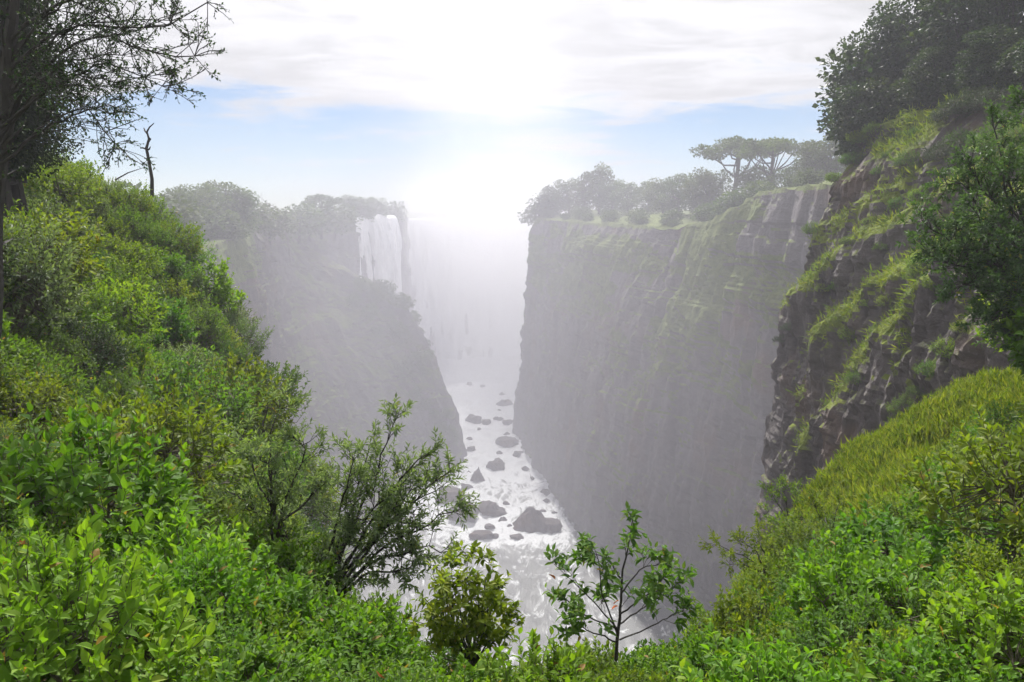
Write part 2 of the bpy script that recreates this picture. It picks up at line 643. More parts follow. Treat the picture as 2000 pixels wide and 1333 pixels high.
left_cols = [
    lw(-20, (-44, 78, -7), (-42, 78, -25), (-40, 78, -45), (-37, 78, -62), (-32, 78, -80)),
    lw(-10, (-55, 140, -6), (-53, 140, -25), (-50, 140, -45), (-45, 140, -62), (-36, 140, -80)),
    lw(0, (-66, 200, -4.5), (-63, 200, -22), (-60, 200, -42), (-54, 200, -60), (-40, 200, -80)),
    lw(10, (-76, 245, -3.5), (-72, 243, -16), (-62, 240, -36), (-46, 236, -58), (-27, 232, -80)),
    lw(15, (-80, 266, -3), P(640, 560, 272), P(745, 640, 266), P(830, 760, 256), P(885, 905, 247)),
    lw(15, (-81, 276, -3), P(705, 548, 278), P(792, 612, 272), P(842, 700, 268), P(908, 870, 262)),
    lw(18, (-82, 284, -3), P(690, 565, 290), P(760, 640, 288), P(815, 740, 286), P(868, 810, 288)),
    lw(22, P(588, 428, 300), P(600, 520, 302), P(640, 620, 304), P(700, 720, 305), P(800, 800, 312)),
    lw(26, P(640, 426, 322), P(642, 520, 322), P(655, 640, 324), P(690, 740, 325), P(790, 790, 330)),
    lw(40, P(683, 427, 336), P(688, 520, 336), P(700, 640, 338), P(730, 720, 340), P(800, 780, 345)),
    lw(90, P(740, 426, 362), P(744, 520, 362), P(750, 640, 364), P(770, 700, 366), P(815, 760, 368)),
    lw(160, P(800, 424, 430), P(803, 520, 430), P(808, 640, 432), P(815, 700, 434), P(840, 740, 434)),
]
left_cliff, LG = cliff_object('left_cliff', left_cols, 430, (8, 6, 42, 42, 42, 42, 3), 1.7, 3, M['cliff_left'], (2, 6), True)

# far wall behind the main fall
def fw(rim, foot):
    rim, foot = np.array(rim, float), np.array(foot, float)
    a = rim * .75 + foot * .25
    return pr((rim[0] * 1.6, 705, 2), (rim[0], rim[1] + 30, 1), rim, a, (rim + foot) / 2, rim * .25 + foot * .75, foot, foot + np.array((0, -4, -6)))


far_cols = [fw((x, y, -2), (x * .9, y - 8, -80)) for x, y in ((-150, 430), (-72, 430), (-45, 446), (0, 462), (60, 468), (160, 474))]
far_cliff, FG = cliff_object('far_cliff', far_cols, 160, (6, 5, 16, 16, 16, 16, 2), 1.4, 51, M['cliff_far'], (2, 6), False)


# right wall of the gorge
def rw(bx, by, rim, up, mid, low, foot):
    rim, foot = np.array(rim, float), np.array(foot, float)
    return pr((rim[0] + 300 * bx, rim[1] + 300 * by, rim[2] + 4), (rim[0] + 14 * bx, rim[1] + 14 * by, rim[2] + 2.5), rim, up, mid, low, foot, (foot[0] - 2, foot[1], -86))


def mixp(a, b, t):
    return np.array(a) * (1 - t) + np.array(b) * t


def rwl(bx, by, rim, foot, bulge=(0, 0, 0), drop=(.24, .5, .76)):
    rim, foot = np.array(rim, float), np.array(foot, float)
    pts = [mixp(rim, foot, t) + np.array((-bb, -bb * .6, 0)) for t, bb in zip(drop, bulge)]
    return rw(bx, by, rim, *pts, foot)


right_cols = [
    rwl(1, .1, (120, 352, -1), (116, 352, -80)),
    rwl(.9, .6, (52, 330, -1), (46, 328, -80)),
    rwl(.7, .9, (17, 308, -1), (8, 306, -80)),
    rwl(.95, .3, P(1046, 428, 296), RV(1004, 838), (0, 0, 0)),
    rwl(1, 0, P(1100, 432, 262), RV(1022, 868) , (0.5, 1, 0)),
    rwl(1, -.1, P(1180, 440, 226), RV(1050, 915), (2, 2, 1)),
    rwl(1, -.2, P(1290, 446, 192), RV(1112, 1012), (3, 4, 3)),
    rwl(1, -.2, P(1390, 436, 170), RV(1190, 1090), (1, 3, 3)),
    rwl(1, -.2, P(1480, 380, 150), RV(1300, 1170), (0, 1, 2)),
    rwl(1, -.2, P(1560, 368, 132), RV(1440, 1250), (0, 0, 2)),
    rwl(1, -.3, P(1660, 360, 114), RV(1600, 1330), (0, 0, 0)),
    rwl(1, -.4, (72, 92, 4), (62, 92, -80)),
]
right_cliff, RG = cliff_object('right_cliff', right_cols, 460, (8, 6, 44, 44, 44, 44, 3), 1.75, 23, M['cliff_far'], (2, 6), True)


# near right cliff with mossy diagonal ledges
def near_cliff():
    # plan line of the face: from behind the corner, round the corner, then towards the camera on the right
    tt = np.array([1470, 1530, 1570, 1592, 1630, 1700, 1800, 2000, 2420.])
    ap = np.array([1700, 1632, 1578, 1572, 1606, 1690, 1800, 2010, 2440.])
    ay = np.array([118, 96, 80, 75, 72, 67, 60, 50, 34.])
    pxs = np.linspace(1470, 2420, 2000)
    Yq = np.interp(pxs, tt, ay)
    xq = (np.interp(pxs, tt, ap) - 1000) / FPX * Yq / CP
    al = np.concatenate(([0], np.cumsum(np.hypot(np.diff(xq), np.diff(Yq)))))
    pxs = np.interp(np.linspace(0, al[-1], 420), al, pxs)
    Yb, Xb = np.interp(pxs, tt, ay), np.interp(pxs, tt, (ap - 1000) / FPX * ay / CP)
    zrim = np.interp(pxs, [1440, 1560, 1600, 1660, 1800, 2000, 2420], [8, 6.5, 6.8, 8.2, 9.2, 9, 6])
    zs = np.concatenate((np.linspace(1, 0, 261) ** 1.0,))
    L = [
        [(1400, 2000), (1500, 1000), (1507, 690), (1530, 640), (1565, 585), (1640, 520), (1700, 455), (1770, 400), (1900, 330), (2420, 60)],
        [(1400, 2000), (1560, 1000), (1572, 470), (1590, 440), (1640, 420), (1690, 375), (1760, 330), (1850, 280), (2420, 0)],
        [(1400, 2000), (1655, 1000), (1664, 725), (1690, 650), (1760, 575), (1840, 515), (1950, 440), (2420, 200)],
        [(1400, 2000), (1745, 1050), (1758, 850), (1800, 740), (1870, 645), (1960, 565), (2420, 300)],
        [(1400, 2000), (1500, 1400), (1515, 960), (1560, 930), (1620, 900), (1700, 860), (1800, 800), (2420, 560)],
    ]
    amp = [1.7, 1.0, 1.7, 1.9, .5]
    G = np.empty((len(pxs), len(zs), 3))
    for i, (px, Y, zr) in enumerate(zip(pxs, Yb, zrim)):
        z = zr + (-62 - zr) * (1 - zs)
        G[i, :, 2] = z
        x = Xb[i]
        G[i, :, 0] = x
        G[i, :, 1] = Y
    pt = np.gradient(G[:, 0, :2], axis=0)
    nrm = np.stack((pt[:, 1], -pt[:, 0]), -1)
    nrm = unit(nrm)
    nrm = nrm * np.sign(nrm[-1] @ -G[-1, 0, :2])
    # screen height of every grid point, used as a plain coordinate of the face
    Yg, Zg = G[..., 1], G[..., 2]
    cyy = (Zg * CP + Yg * SP) / (Yg * CP - Zg * SP)
    py = 666.5 - cyy * FPX
    wob = 26 * fbm(np.stack((pxs[:, None] / 60 + Zg * 0, Zg / 6, Zg * 0), -1), 3, 91)
    dd, moss = 0, 0
    patch = fbm(np.stack((pxs[:, None] / 45 + Zg * 0, Zg / 3.2, Zg * 0 + 9), -1), 4, 57)
    for line, a in zip(L, amp):
        lx, ly = zip(*line)
        ln = np.interp(pxs, lx, ly)
        sl = np.gradient(ln, pxs)
        dist = (py + wob - ln[:, None]) / np.sqrt(1 + sl ** 2)[:, None]
        moss = np.maximum(moss, np.exp(-((dist - 12) / 30) ** 2) * sstep(patch, -.5, .1) * (a > .6) * (1 if a > 1.2 else .6) * (1 - .75 * sstep(np.abs(sl), 3, 8))[:, None])
        dd = dd + a * sstep(dist, -34, 40) + .5 * a * sstep(dist, -10, 6)
    moss = np.maximum(moss, .9 * np.exp(-(zrim[:, None] - Zg) / 3.2) * sstep(patch, -.45, .05))
    moss = np.maximum(moss, .8 * sstep(patch, .22, .5) * sstep(Zg, -22, -2))
    s_len = np.concatenate(([0], np.cumsum(np.linalg.norm(np.diff(G[:, 0, :2], axis=0), axis=1))))
    rel = basalt(G, s_len, .75, 77, .34)
    rim_round = -3.0 * sstep(zs, .93, 1.0)[None]
    lean = (G[..., 2].max(1, keepdims=True) - G[..., 2]) * .006
    tot = dd - 2.0 + rel + rim_round + lean
    G[..., :2] += nrm[:, None] * tot[..., None]
    # inland top
    topn = 14
    tops = np.empty((len(pxs), topn, 3))
    for k in range(topn):
        t = (k + 1) / topn
        off = 70 * t ** 1.7
        tops[:, k, :2] = G[:, 0, :2] - nrm * off + np.array((off * .35, 0))
        tops[:, k, 2] = G[:, 0, 2] + 2.5 * (1 - math.exp(-off / 7)) + .8 * fbm(np.stack((tops[:, k, 0] / 4, tops[:, k, 1] / 4, tops[:, k, 0] * 0), -1), 3, 5)
    full = np.concatenate((tops[:, ::-1], G), 1)
    mf = np.concatenate((np.full((len(pxs), topn), .6), moss), 1)
    me = mesh_from('near_cliff', full.reshape(-1, 3), grid_faces(*full.shape[:2]), M['cliff_near'], False, {'moss': mf.ravel()})
    o = obj('near_cliff', me, kind='structure')
    return o, full, mf


near_cliff_o, NG, NM = near_cliff()


# ------------------------------------------------------------------ near bank
CPTS = [
    (0, 1333, 3.2, 1), (300, 1340, 3.2, 1), (600, 1350, 3.3, 1), (1000, 1360, 3.4, 1), (1400, 1350, 3.3, 1), (1700, 1340, 3.2, 1), (2000, 1333, 3.2, 1),
    (0, 1150, 4.8, 1), (300, 1150, 5.2, 1), (580, 1190, 5.6, 1), (800, 1270, 5.6, 1), (1000, 1285, 5.6, 1), (1200, 1290, 5.6, 1), (1400, 1235, 6, 1), (1700, 1200, 6, 1), (2000, 1150, 5.5, 1),
    (0, 1000, 7.2, 1.2), (300, 1010, 8, 1.2), (450, 1050, 9, 1.2), (600, 1180, 8.5, 1.2),
    (0, 850, 11, 1.4), (200, 880, 12, 1.4), (380, 930, 14, 1.4), (500, 1000, 14, 1.4),
    (0, 650, 17, 1.5), (200, 720, 19, 1.5), (370, 800, 22, 1.5), (490, 860, 24, 1.5),
    (-60, 450, 26, 1.6), (150, 500, 27, 1.6), (290, 580, 30, 1.6), (410, 700, 32, 1.6), (500, 810, 33, 1.6),
    (-60, 330, 32, 1.6), (180, 360, 36, 1.6), (310, 430, 40, 1.6), (400, 580, 40, 1.6), (505, 750, 40, 1.6),
    (-60, 300, 50, 1.6), (200, 370, 55, 1.6), (350, 470, 55, 1.6),
    (1370, 1205, 9, 1), (1480, 1060, 16, 1), (1575, 985, 26, .4), (1700, 1100, 11, 1), (1700, 970, 20, .5), (2000, 1000, 9.5, 1), (2000, 860, 16, 1), (1850, 860, 22, .4), (1780, 868, 27, .4), (2000, 745, 25, .4),
    (2250, 650, 25, .5), (2250, 900, 12, 1), (2250, 1150, 5, 1),
    (-300, 500, 16, 1.5), (-300, 800, 9, 1.3), (-300, 1150, 4.5, 1), (-400, 300, 34, 1.5), (-400, 250, 55, 1.5),
]
pts = []
for a_, b_, c_, h_ in CPTS:
    q = P(a_, b_, c_)
    q[2] -= h_ * .9
    pts.append(q)
pts += [np.array(p, float) for p in (
    (-9, -6, -2.4), (0, -6, -2.4), (9, -6, -2.4), (0, 0.5, -2.5), (-3, 0.5, -2.5), (3, 0.5, -2.5), (-7, 1, -2.6), (7, 1, -2.6), (-16, -6, -1.5), (16, -6, -1.5),
    (0, 9.5, -7.5), (-1.5, 10, -8), (1.5, 10, -8), (0, 14, -15), (-2.5, 15, -14), (3.2, 17, -15), (0, 24, -34), (-4, 24, -26), (6, 27, -24),
    (0, 36, -62), (-6.5, 33, -30), (-8, 40, -36), (-9, 50, -44), (-12, 60, -40), (8, 36, -50), (13, 37, -46), (18, 36, -40), (24, 37, -40), (34, 34, -36), (34, 60, -70),
    (0, 60, -78), (8, 60, -70), (-20, 66, -22), (-30, 68, -8), (-45, 68, -4), (20, 60, -72), (14, 31, -20), (19, 29, -16))]
pts = np.array(pts)
d_ = np.linalg.norm(pts[:, None, :2] - pts[None, :, :2], axis=-1)
K = np.block([[-d_ - np.eye(len(pts)) * .03, np.ones((len(pts), 1)), ], [np.ones((1, len(pts))), np.zeros((1, 1))]])
SOL = np.linalg.solve(K, np.append(pts[:, 2], 0))


def bank(x, y):
    x, y = np.asarray(x, float), np.asarray(y, float)
    q = np.stack((x, y), -1)
    d = np.sqrt(((q[..., None, :] - pts[:, :2]) ** 2).sum(-1))
    z = -(d * SOL[:-1]).sum(-1) + SOL[-1]
    q3 = np.stack((x, y, x * 0), -1)
    return z + .25 * fbm(q3 / 2.5, 4, 8) + .8 * fbm(q3 / 9, 2, 18) * sstep(y, 10, 25) + .55 * fbm(q3 / 2.1, 2, 28) * sstep(y, 12, 20) * sstep(x, 3, 8)


def build_bank():
    xs = np.concatenate((np.linspace(-46, -12, 60), np.linspace(-11.6, 12, 110), np.linspace(12.4, 34, 44)))
    ys = np.concatenate((np.linspace(-6, 14, 90), np.linspace(14.4, 68, 110)))
    X, Yy = np.meshgrid(xs, ys, indexing='ij')
    Z = bank(X, Yy)
    q = np.stack((X, Yy, X * 0), -1)
    G = np.stack((X, Yy, Z), -1)
    me = mesh_from('near_bank', G.reshape(-1, 3), grid_faces(*G.shape[:2]), M['soil'], True)
    obj('near_bank', me, kind='structure')


build_bank()

# the ground sheet under everything
gx, gy = np.meshgrid(np.linspace(-430, 430, 40), np.linspace(-40, 715, 40), indexing='ij')
gz = -84 + 0 * gx
ground = mesh_from('ground', np.stack((gx, gy, gz), -1).reshape(-1, 3), grid_faces(40, 40), M['soil'])
obj('ground', ground, kind='structure')

# ------------------------------------------------------------------ river and boulders
BOULD = [  # px, py of the foot centre, width px, height px, seed-kind, label
    (1040, 1028, 74, 46, 0, 'largest pointed brown boulder in the lower rapids'),
    (1075, 1032, 50, 20, 2, 'low dark slab just right of the largest pointed boulder'),
    (962, 1000, 58, 24, 1, 'rounded brown boulder left of the largest pointed boulder'),
    (905, 1012, 70, 30, 2, 'long dark shelf of rock along the left bank of the rapids'),
    (880, 975, 60, 26, 2, 'dark ledge of rock beside the left bank behind the grey-green shrub'),
    (932, 937, 24, 24, 0, 'small pointed grey rock standing in the white water'),
    (968, 916, 36, 20, 1, 'broad grey boulder upstream of the small pointed rock'),
    (912, 955, 22, 10, 2, 'low rounded rock near the left bank below the small pointed rock'),
    (925, 822, 30, 12, 1, 'grey boulder at the left end of the rock bar across the river'),
    (950, 826, 18, 8, 2, 'second rock from the left in the rock bar across the river'),
    (972, 822, 18, 9, 1, 'middle rock of the rock bar across the river'),
    (992, 828, 20, 9, 2, 'rightmost rock of the rock bar across the river'),
    (990, 866, 44, 14, 2, 'dark rock shelf at the foot of the right cliff'),
    (1012, 888, 22, 8, 2, 'small flat rock below the right cliff shelf'),
    (975, 886, 12, 6, 1, 'little grey rock off the right cliff shelf'),
    (918, 752, 16, 7, 1, 'far small rock at the head of the rapids on the left'),
    (944, 756, 12, 5, 2, 'far small rock at the head of the rapids on the right'),
    (985, 790, 30, 12, 1, 'hazy rounded rock high up the right side of the rapids'),
    (940, 1050, 46, 14, 2, 'flat dark rock nearest the bottom of the left bank'),
    (955, 1030, 20, 7, 2, 'tiny dark rock between the left shelf and the largest boulder'),
    (1010, 1050, 26, 6, 2, 'low wet rock just below the largest pointed boulder'),
]


def boulder_mesh(seed, kind):
    n, m = 26, 15
    th = np.linspace(0, 2 * math.pi, n, endpoint=False)
    ph = np.linspace(0, math.pi, m)
    T_, Ph = np.meshgrid(th, ph, indexing='ij')
    v = np.stack((np.cos(T_) * np.sin(Ph), np.sin(T_) * np.sin(Ph), np.cos(Ph)), -1)
    r = 1 + .38 * fbm(v * 1.3 + seed * 3.7, 4, seed) + .34 * np.round(vnoise(v * 1.7 + seed, seed + 3) * 2.2) / 2.2 + .12 * fbm(v * 4 + seed, 3, seed + 31)
    v = v * r[..., None]
    if kind == 0:
        v[..., :2] *= (1.12 - .62 * np.clip(v[..., 2:3], 0, 1))
    if kind == 2:
        v[..., 2] = np.clip(v[..., 2], -1, .55 + .12 * fbm(v * 2, 3, seed + 7))
    F = []
    for i in range(n):
        for j in range(m - 1):
            F.append((i * m + j, i * m + j + 1, ((i + 1) % n) * m + j + 1, ((i + 1) % n) * m + j))
    return mesh_from('boulder', v.reshape(-1, 3), F, M['boulder'], False)


M['boulder'] = rock_mat('boulder', (.045, .038, .036), (.14, .115, .105), (.05, .05, .03), (.09, .085, .05), .95, 1.6, 1.5)
rocks_xy = []
_rg = random.Random(12)
_spots = [('along the foot of the right cliff', lambda t: (1004 + 108 * t ** 1.3 - 6 - _rg.random() * 16, 838 + 176 * t), 8), ('along the left bank of the rapids', lambda t: (896 + 12 * t + _rg.random() * 22, 850 + 150 * t), 7),
          ('scattered across the upper rapids', lambda t: (915 + 90 * _rg.random(), 765 + 110 * t), 5), ('in the white water around the largest boulder', lambda t: (960 + 130 * _rg.random(), 960 + 95 * t), 6)]
_ords = ['farthest', 'second', 'third', 'fourth', 'fifth', 'sixth', 'seventh', 'eighth', 'ninth', 'tenth', 'eleventh', 'twelfth', 'thirteenth']
for _w, _f, _n in _spots:
    for _k in range(_n):
        _x, _y = _f((_k + .3 + .4 * _rg.random()) / _n)
        _s = (7 + 9 * _rg.random() ** 2) * (.55 + .5 * (_y - 740) / 260)
        BOULD.append((_x, _y, _s * 1.5, _s * .62, _k % 3, f'small dark rock {_w}, {_ords[_k]}' + (' counting downstream' if _k else ' upstream')))
for i, (px, py, w, h, kind, lab) in enumerate(BOULD):
    c = RV(px, py)
    wm = w / FPX * c[1] * .5
    hm = h / FPX * c[1]
    rocks_xy.append((c[0], c[1], wm))
    obj('boulder', boulder_mesh(i + 1, kind), None, lab, 'boulder', 'boulders in the rapids', None,
        (c[0], c[1], RIVER_Z - .1), random.random() * .8 - .4, (wm, wm * .8, hm * .95 if kind != 2 else hm * 1.5))


def build_river():
    xs = np.linspace(-90, 100, 250)
    ys = np.linspace(60, 474, 450)
    X, Yy = np.meshgrid(xs, ys, indexing='ij')
    q = np.stack((X / 5, Yy / 9, X * 0), -1)
    rough = .35 + .65 * sstep(Yy, 170, 260)
    Z = RIVER_Z + (.9 * (1 - np.abs(fbm(q, 4, 61)) * 2) - .6 + .25 * fbm(q * 4, 3, 63)) * rough
    foam = .15 + .22 * sstep(Yy, 180, 300)
    foam = foam - .15 * (1 - sstep(Yy, 155, 215))
    for (rx, ry, rw_) in rocks_xy:
        dx, dy = X - rx, Yy - ry
        tail = np.exp(-(dx / (rw_ * 1.5)) ** 2 - (np.where(dy < 0, dy / (rw_ * 2.6), dy / (rw_ * 1.3))) ** 2)
        foam = foam + .22 * tail
        Z = Z + .35 * tail * fbm(q * 5, 2, 77)
    G = np.stack((X, Yy, Z), -1)
    me = mesh_from('river', G.reshape(-1, 3), grid_faces(*G.shape[:2]), M['river'], True, {'foam': np.clip(foam, -.2, .5).ravel()})
    obj('river', me, kind='structure')


build_river()


def waterfall(name, lips, nu, depth_out, seed, label):
    """a falling sheet: lips are points on the edge; out is the direction the water leaps"""
    L = np.array([l[0] for l in lips], float)
    O = np.array([l[1] for l in lips], float)
    u = np.linspace(0, len(L) - 1, nu)
    k = np.arange(len(L))
    Lp = np.stack([np.interp(u, k, L[:, c]) for c in range(3)], -1)
    Op = unit(np.stack([np.interp(u, k, O[:, c]) for c in range(3)], -1))
    t = np.linspace(0, 1, 90)
    fall = np.where(t < .06, 0.0, ((t - .06) / .94)) ** 1.15
    outw = -3.0 + 3.5 * np.minimum(t / .08, 1) + depth_out * np.sqrt(np.clip((t - .06) / .94, 0, 1))
    z0 = Lp[:, 2:3]
    Z = z0 + .35 * (t < .06)[None] + (-86 - z0) * fall[None]
    ss = np.concatenate(([0], np.cumsum(np.linalg.norm(np.diff(Lp, axis=0), axis=1))))
    st = fbm(np.stack((ss[:, None] / 4.2 + Z * 0, Z / 30 + ss[:, None] * 0, Z * 0), -1), 4, seed)
    st2 = fbm(np.stack((ss[:, None] / .7 + Z * 0, Z / 12, Z * 0 + 4), -1), 3, seed + 5)
    ow = outw[None] + (st * 4.5 + st2 * .8) * sstep(t, .03, .25)[None]
    G = np.empty((nu, len(t), 3))
    G[..., :2] = Lp[:, None, :2] + Op[:, None, :2] * ow[..., None]
    G[..., 2] = Z + .3 * st + 1.1 * fbm(np.stack((ss / 9, ss * 0, ss * 0), -1), 3, seed + 60)[:, None]
    me = mesh_from(name, G.reshape(-1, 3), grid_faces(*G.shape[:2]), M['fall'], True)
    o = obj(name, me, None, label, 'waterfall', None, 'structure')
    return o


waterfall('waterfall', [(P(688, 424, 338) , (.9, -.45, 0)), (P(705, 423, 346), (.9, -.45, 0)), (P(735, 424, 358), (.85, -.5, 0)), (P(772, 424, 376), (.8, -.6, 0))],
          130, 5.0, 5, 'white cataract pouring over the rim beyond the dark headland')
waterfall('waterfall', [((-66, 428, -2.4), (.3, -.95, 0)), ((-45, 442, -2.4), (.1, -1, 0)), ((0, 458, -2.4), (0, -1, 0)), ((60, 464, -2.4), (0, -1, 0)), ((100, 467, -2.4), (0, -1, 0))],
          150, 5.0, 15, 'broad pale main fall almost hidden in the spray at the head of the gorge')


# ------------------------------------------------------------------ plants: prototypes
NEAR = {}


def dome_shrub(nsh, m, leaflen, width, mat, R_=1.0, flat=.8, tmpl=LEAF9, seed=1, shoot_len=.34, inner=.35, upb=.5, hang=0.0, lump=.45, nleafparts=0):
    """round leafy shrub about 1 m in radius standing on z = 0"""
    global RNG
    RNG = np.random.default_rng(seed)
    u = RNG.normal(size=(nsh * 2, 3))
    u = unit(u)
    u = u[u[:, 2] > -.25][:nsh]
    n = len(u)
    lum = fbm(u * 1.9 + seed * 5.1, 3, seed)
    rr = R_ * (.78 + lump * lum) * (1 - inner * RNG.random(n) ** 2.2)
    C = np.array((0, 0, .55 * flat)) * R_
    B = C + u * rr[:, None] * np.array((1, 1, flat))
    D = u * .75 + np.array((0, 0, .65 - hang)) + RNG.normal(size=(n, 3)) * .28
    L = shoot_len * (.6 + .7 * RNG.random(n))
    B = B - unit(D) * L[:, None] * .6
    clump = np.clip(.5 + .9 * fbm(B * 1.6, 2, seed + 4), 0, 1)
    Pp, LD, N, S, at = shoots(B, D, L, m, leaflen, width, tmpl, upb, clump=clump)
    V, F, a = leaves(Pp, LD, N, S, width, tmpl, at)
    fol = mesh_from('foliage', V, F, mat, False, {'leaf': a})
    if nleafparts:
        outer = np.linalg.norm((Pp - C) / np.array((1, 1, flat)), axis=1) + .25 * Pp[:, 2] + RNG.random(len(Pp)) * .25
        pick = np.argsort(-outer)[:nleafparts]
        keep = np.setdiff1d(np.arange(len(Pp)), pick)
        V2, F2, a2 = leaves(Pp[keep], LD[keep], N[keep], S[keep], width, tmpl, at[keep])
        NEAR[fol.name] = (mesh_from('foliage', V2, F2, mat, False, {'leaf': a2}), tuple(v[pick] for v in (Pp, LD, N, S, at)), mat, width)
    acc = Acc()
    root = np.array((0, 0, -.25))
    ns = 11
    hubs = []
    for k in range(ns):
        ang = k * 2.399 + RNG.random()
        tgt = C + np.array((math.cos(ang) * .6, math.sin(ang) * .6, .1 + .5 * RNG.random() * flat)) * R_ * (.5 + .5 * RNG.random())
        p0 = root + RNG.normal(size=3) * .04
        mid = (p0 + tgt) / 2 + RNG.normal(size=3) * .08
        acc.add(*tube([p0, (p0 + mid) / 2, mid, (mid + tgt) / 2, tgt], [.022, .019, .016, .012, .008], 5))
        hubs += [mid, (mid + tgt) / 2, tgt]
    hubs = np.array(hubs)
    near = hubs[np.argmin(np.linalg.norm(B[:, None] - hubs[None], axis=-1), axis=1)]
    acc.add(*tubes_many(near, B, .006, .004, .06))
    acc.add(*tubes_many(B, B + unit(D) * L[:, None], .004, .0022, .03))
    stem = acc.mesh('stem', M['twig'])
    return [('foliage', fol), ('stem', stem)]


def far_tree(h, cr, ch, kind, seed, mat, nl=1500, leaf=.55):
    """tree seen from afar: tapered trunk with limbs and a clumpy open crown; h height, cr crown radius, ch crown depth"""
    global RNG
    RNG = np.random.default_rng(seed)
    acc = Acc()
    lean = RNG.normal(size=2) * .05 * h
    top = np.array((lean[0], lean[1], h - ch * .55))
    acc.add(*tube([(0, 0, -1.0), top * (.35, .35, .4) + RNG.normal(size=3) * .1, top * (.8, .8, .8), top], np.array((.035, .028, .02, .012)) * h, 7))
    nc = {'round': 16, 'flat': 13, 'tall': 15}[kind]
    cs = []
    for k in range(nc):
        a = k * 2.399 + RNG.random() * .8
        if kind == 'flat':
            r = cr * math.sqrt((k + .5) / nc)
            zz = h - ch * (.35 + .3 * (r / cr) ** 2) + RNG.normal() * ch * .12
            s = cr * .26
        else:
            q = (k + .5) / nc
            zz = h - ch * (.1 + .85 * q)
            prof = math.sin(math.pi * min(1, (.12 + q * .8))) ** .7
            r = cr * .8 * prof * (.35 + .65 * RNG.random())
            s = cr * (.26 + .16 * RNG.random())
        c = np.array((math.cos(a) * r, math.sin(a) * r, zz)) + np.array((lean[0], lean[1], 0))
        cs.append((c, s))
        st = top * (.45 + .45 * RNG.random())
        mid = (st + c) / 2 + np.array((0, 0, -.04 * h)) + RNG.normal(size=3) * .03 * h
        acc.add(*tube([st, mid, c], np.array((.012, .009, .003)) * h, 5))
    trunk = acc.mesh('trunk', M['bark_dark'])
    per = nl // nc
    Pp, LD, N, A = [], [], [], []
    for c, s in cs:
        g = unit(RNG.normal(size=(per, 3)))
        rad = s * (RNG.random(per) ** .45)
        sq = np.array((1.15, 1.15, .55 if kind == 'flat' else .8))
        Pp.append(c + g * rad[:, None] * sq)
        LD.append(g + RNG.normal(size=(per, 3)) * .6)
        N.append(np.array((0, 0, 1.)) + RNG.normal(size=(per, 3)) * .6)
        A.append(np.clip(RNG.random(per) * .6 + .4 * RNG.random(), 0, 1))
    Pp, LD, N, A = map(np.concatenate, (Pp, LD, N, A))
    V, F, a = leaves(Pp, LD, N, leaf * (.6 + .7 * RNG.random(len(Pp))), .75, LEAF4, A)
    crown = mesh_from('crown', V, F, mat, False, {'leaf': a})
    return [('trunk', trunk), ('crown', crown)]


def bare_tree(h, seed, mat, name='branch', depth=3, r0=.03, splay=.7):
    global RNG
    RNG = np.random.default_rng(seed)
    acc = Acc()

    def grow(p, d, L, r, lev):
        n = 5
        ps = [p]
        dd = d
        for k in range(n):
            dd = unit(dd + RNG.normal(size=3) * .16 + np.array((0, 0, .04)))
            ps.append(ps[-1] + dd * L / n)
        acc.add(*tube(ps, np.linspace(r, r * .55, n + 1), 5))
        if lev == 0:
            return
        for k in range(3 if lev > 1 else 4):
            i = RNG.integers(2, n + 1)
            nd = unit(dd + RNG.normal(size=3) * splay)
            grow(ps[i], nd, L * (.5 + .25 * RNG.random()), r * .5, lev - 1)
    grow(np.array((0, 0, -.5)), np.array((0, 0, 1.)), h * .5, r0 * h, depth)
    return acc.mesh(name, mat)


SH = {
    'bright': [dome_shrub(230, 11, .105, .62, M['leaf_bright'], seed=s, tmpl=LEAF9, nleafparts=150) for s in (11, 12, 13)],
    'mid': [dome_shrub(300, 11, .085, .5, M['leaf_mid'], seed=s, tmpl=LEAF5, nleafparts=150) for s in (21, 22, 23)],
    'yellow': [dome_shrub(250, 11, .10, .55, M['leaf_yellow'], seed=s, tmpl=LEAF5, flat=.9, nleafparts=150) for s in (31, 32)],
    'grey': [dome_shrub(340, 12, .085, .38, M['leaf_grey'], seed=s, tmpl=LEAF5) for s in (41, 42)],
    'dark': [dome_shrub(300, 11, .09, .5, M['leaf_dark'], seed=s, tmpl=LEAF5) for s in (51,)],
}


LEAFM = {}


def leaf_parts(parent, lv, mat, width, nmax, mesh_name='leaf', rngseed=1):
    """single leaves as parts of a plant; three shared leaf meshes"""
    if (mat.name, width) in LEAFM:
        meshes = LEAFM[(mat.name, width)]
    else:
        meshes = LEAFM[(mat.name, width)] = []
    for k in range(3 if not meshes else 0):
        T_, F_ = LEAF9
        T2 = T_ * np.array((width, 1, 1)) + 0
        T2[:, 2] += -.12 * T2[:, 1] ** 2 * (k - .5)
        meshes.append(mesh_from('leaf', T2, F_, mat, False, {'leaf': np.full(len(T_), .15 + .35 * k)}))
    Pp, LD, N, S, at = lv
    X, D, N = leaf_frames(LD, N)
    idx = np.arange(len(Pp))
    if len(idx) > nmax:
        idx = np.random.default_rng(rngseed).choice(idx, nmax, replace=False)
    for i in idx:
        mt = Matrix(((X[i, 0] * S[i], D[i, 0] * S[i], N[i, 0] * S[i], Pp[i, 0]), (X[i, 1] * S[i], D[i, 1] * S[i], N[i, 1] * S[i], Pp[i, 1]),
                     (X[i, 2] * S[i], D[i, 2] * S[i], N[i, 2] * S[i], Pp[i, 2]), (0, 0, 0, 1)))
        obj('leaf', meshes[min(2, int(at[i] * 3))], parent, mw=mt)
    return np.setdiff1d(np.arange(len(Pp)), idx)


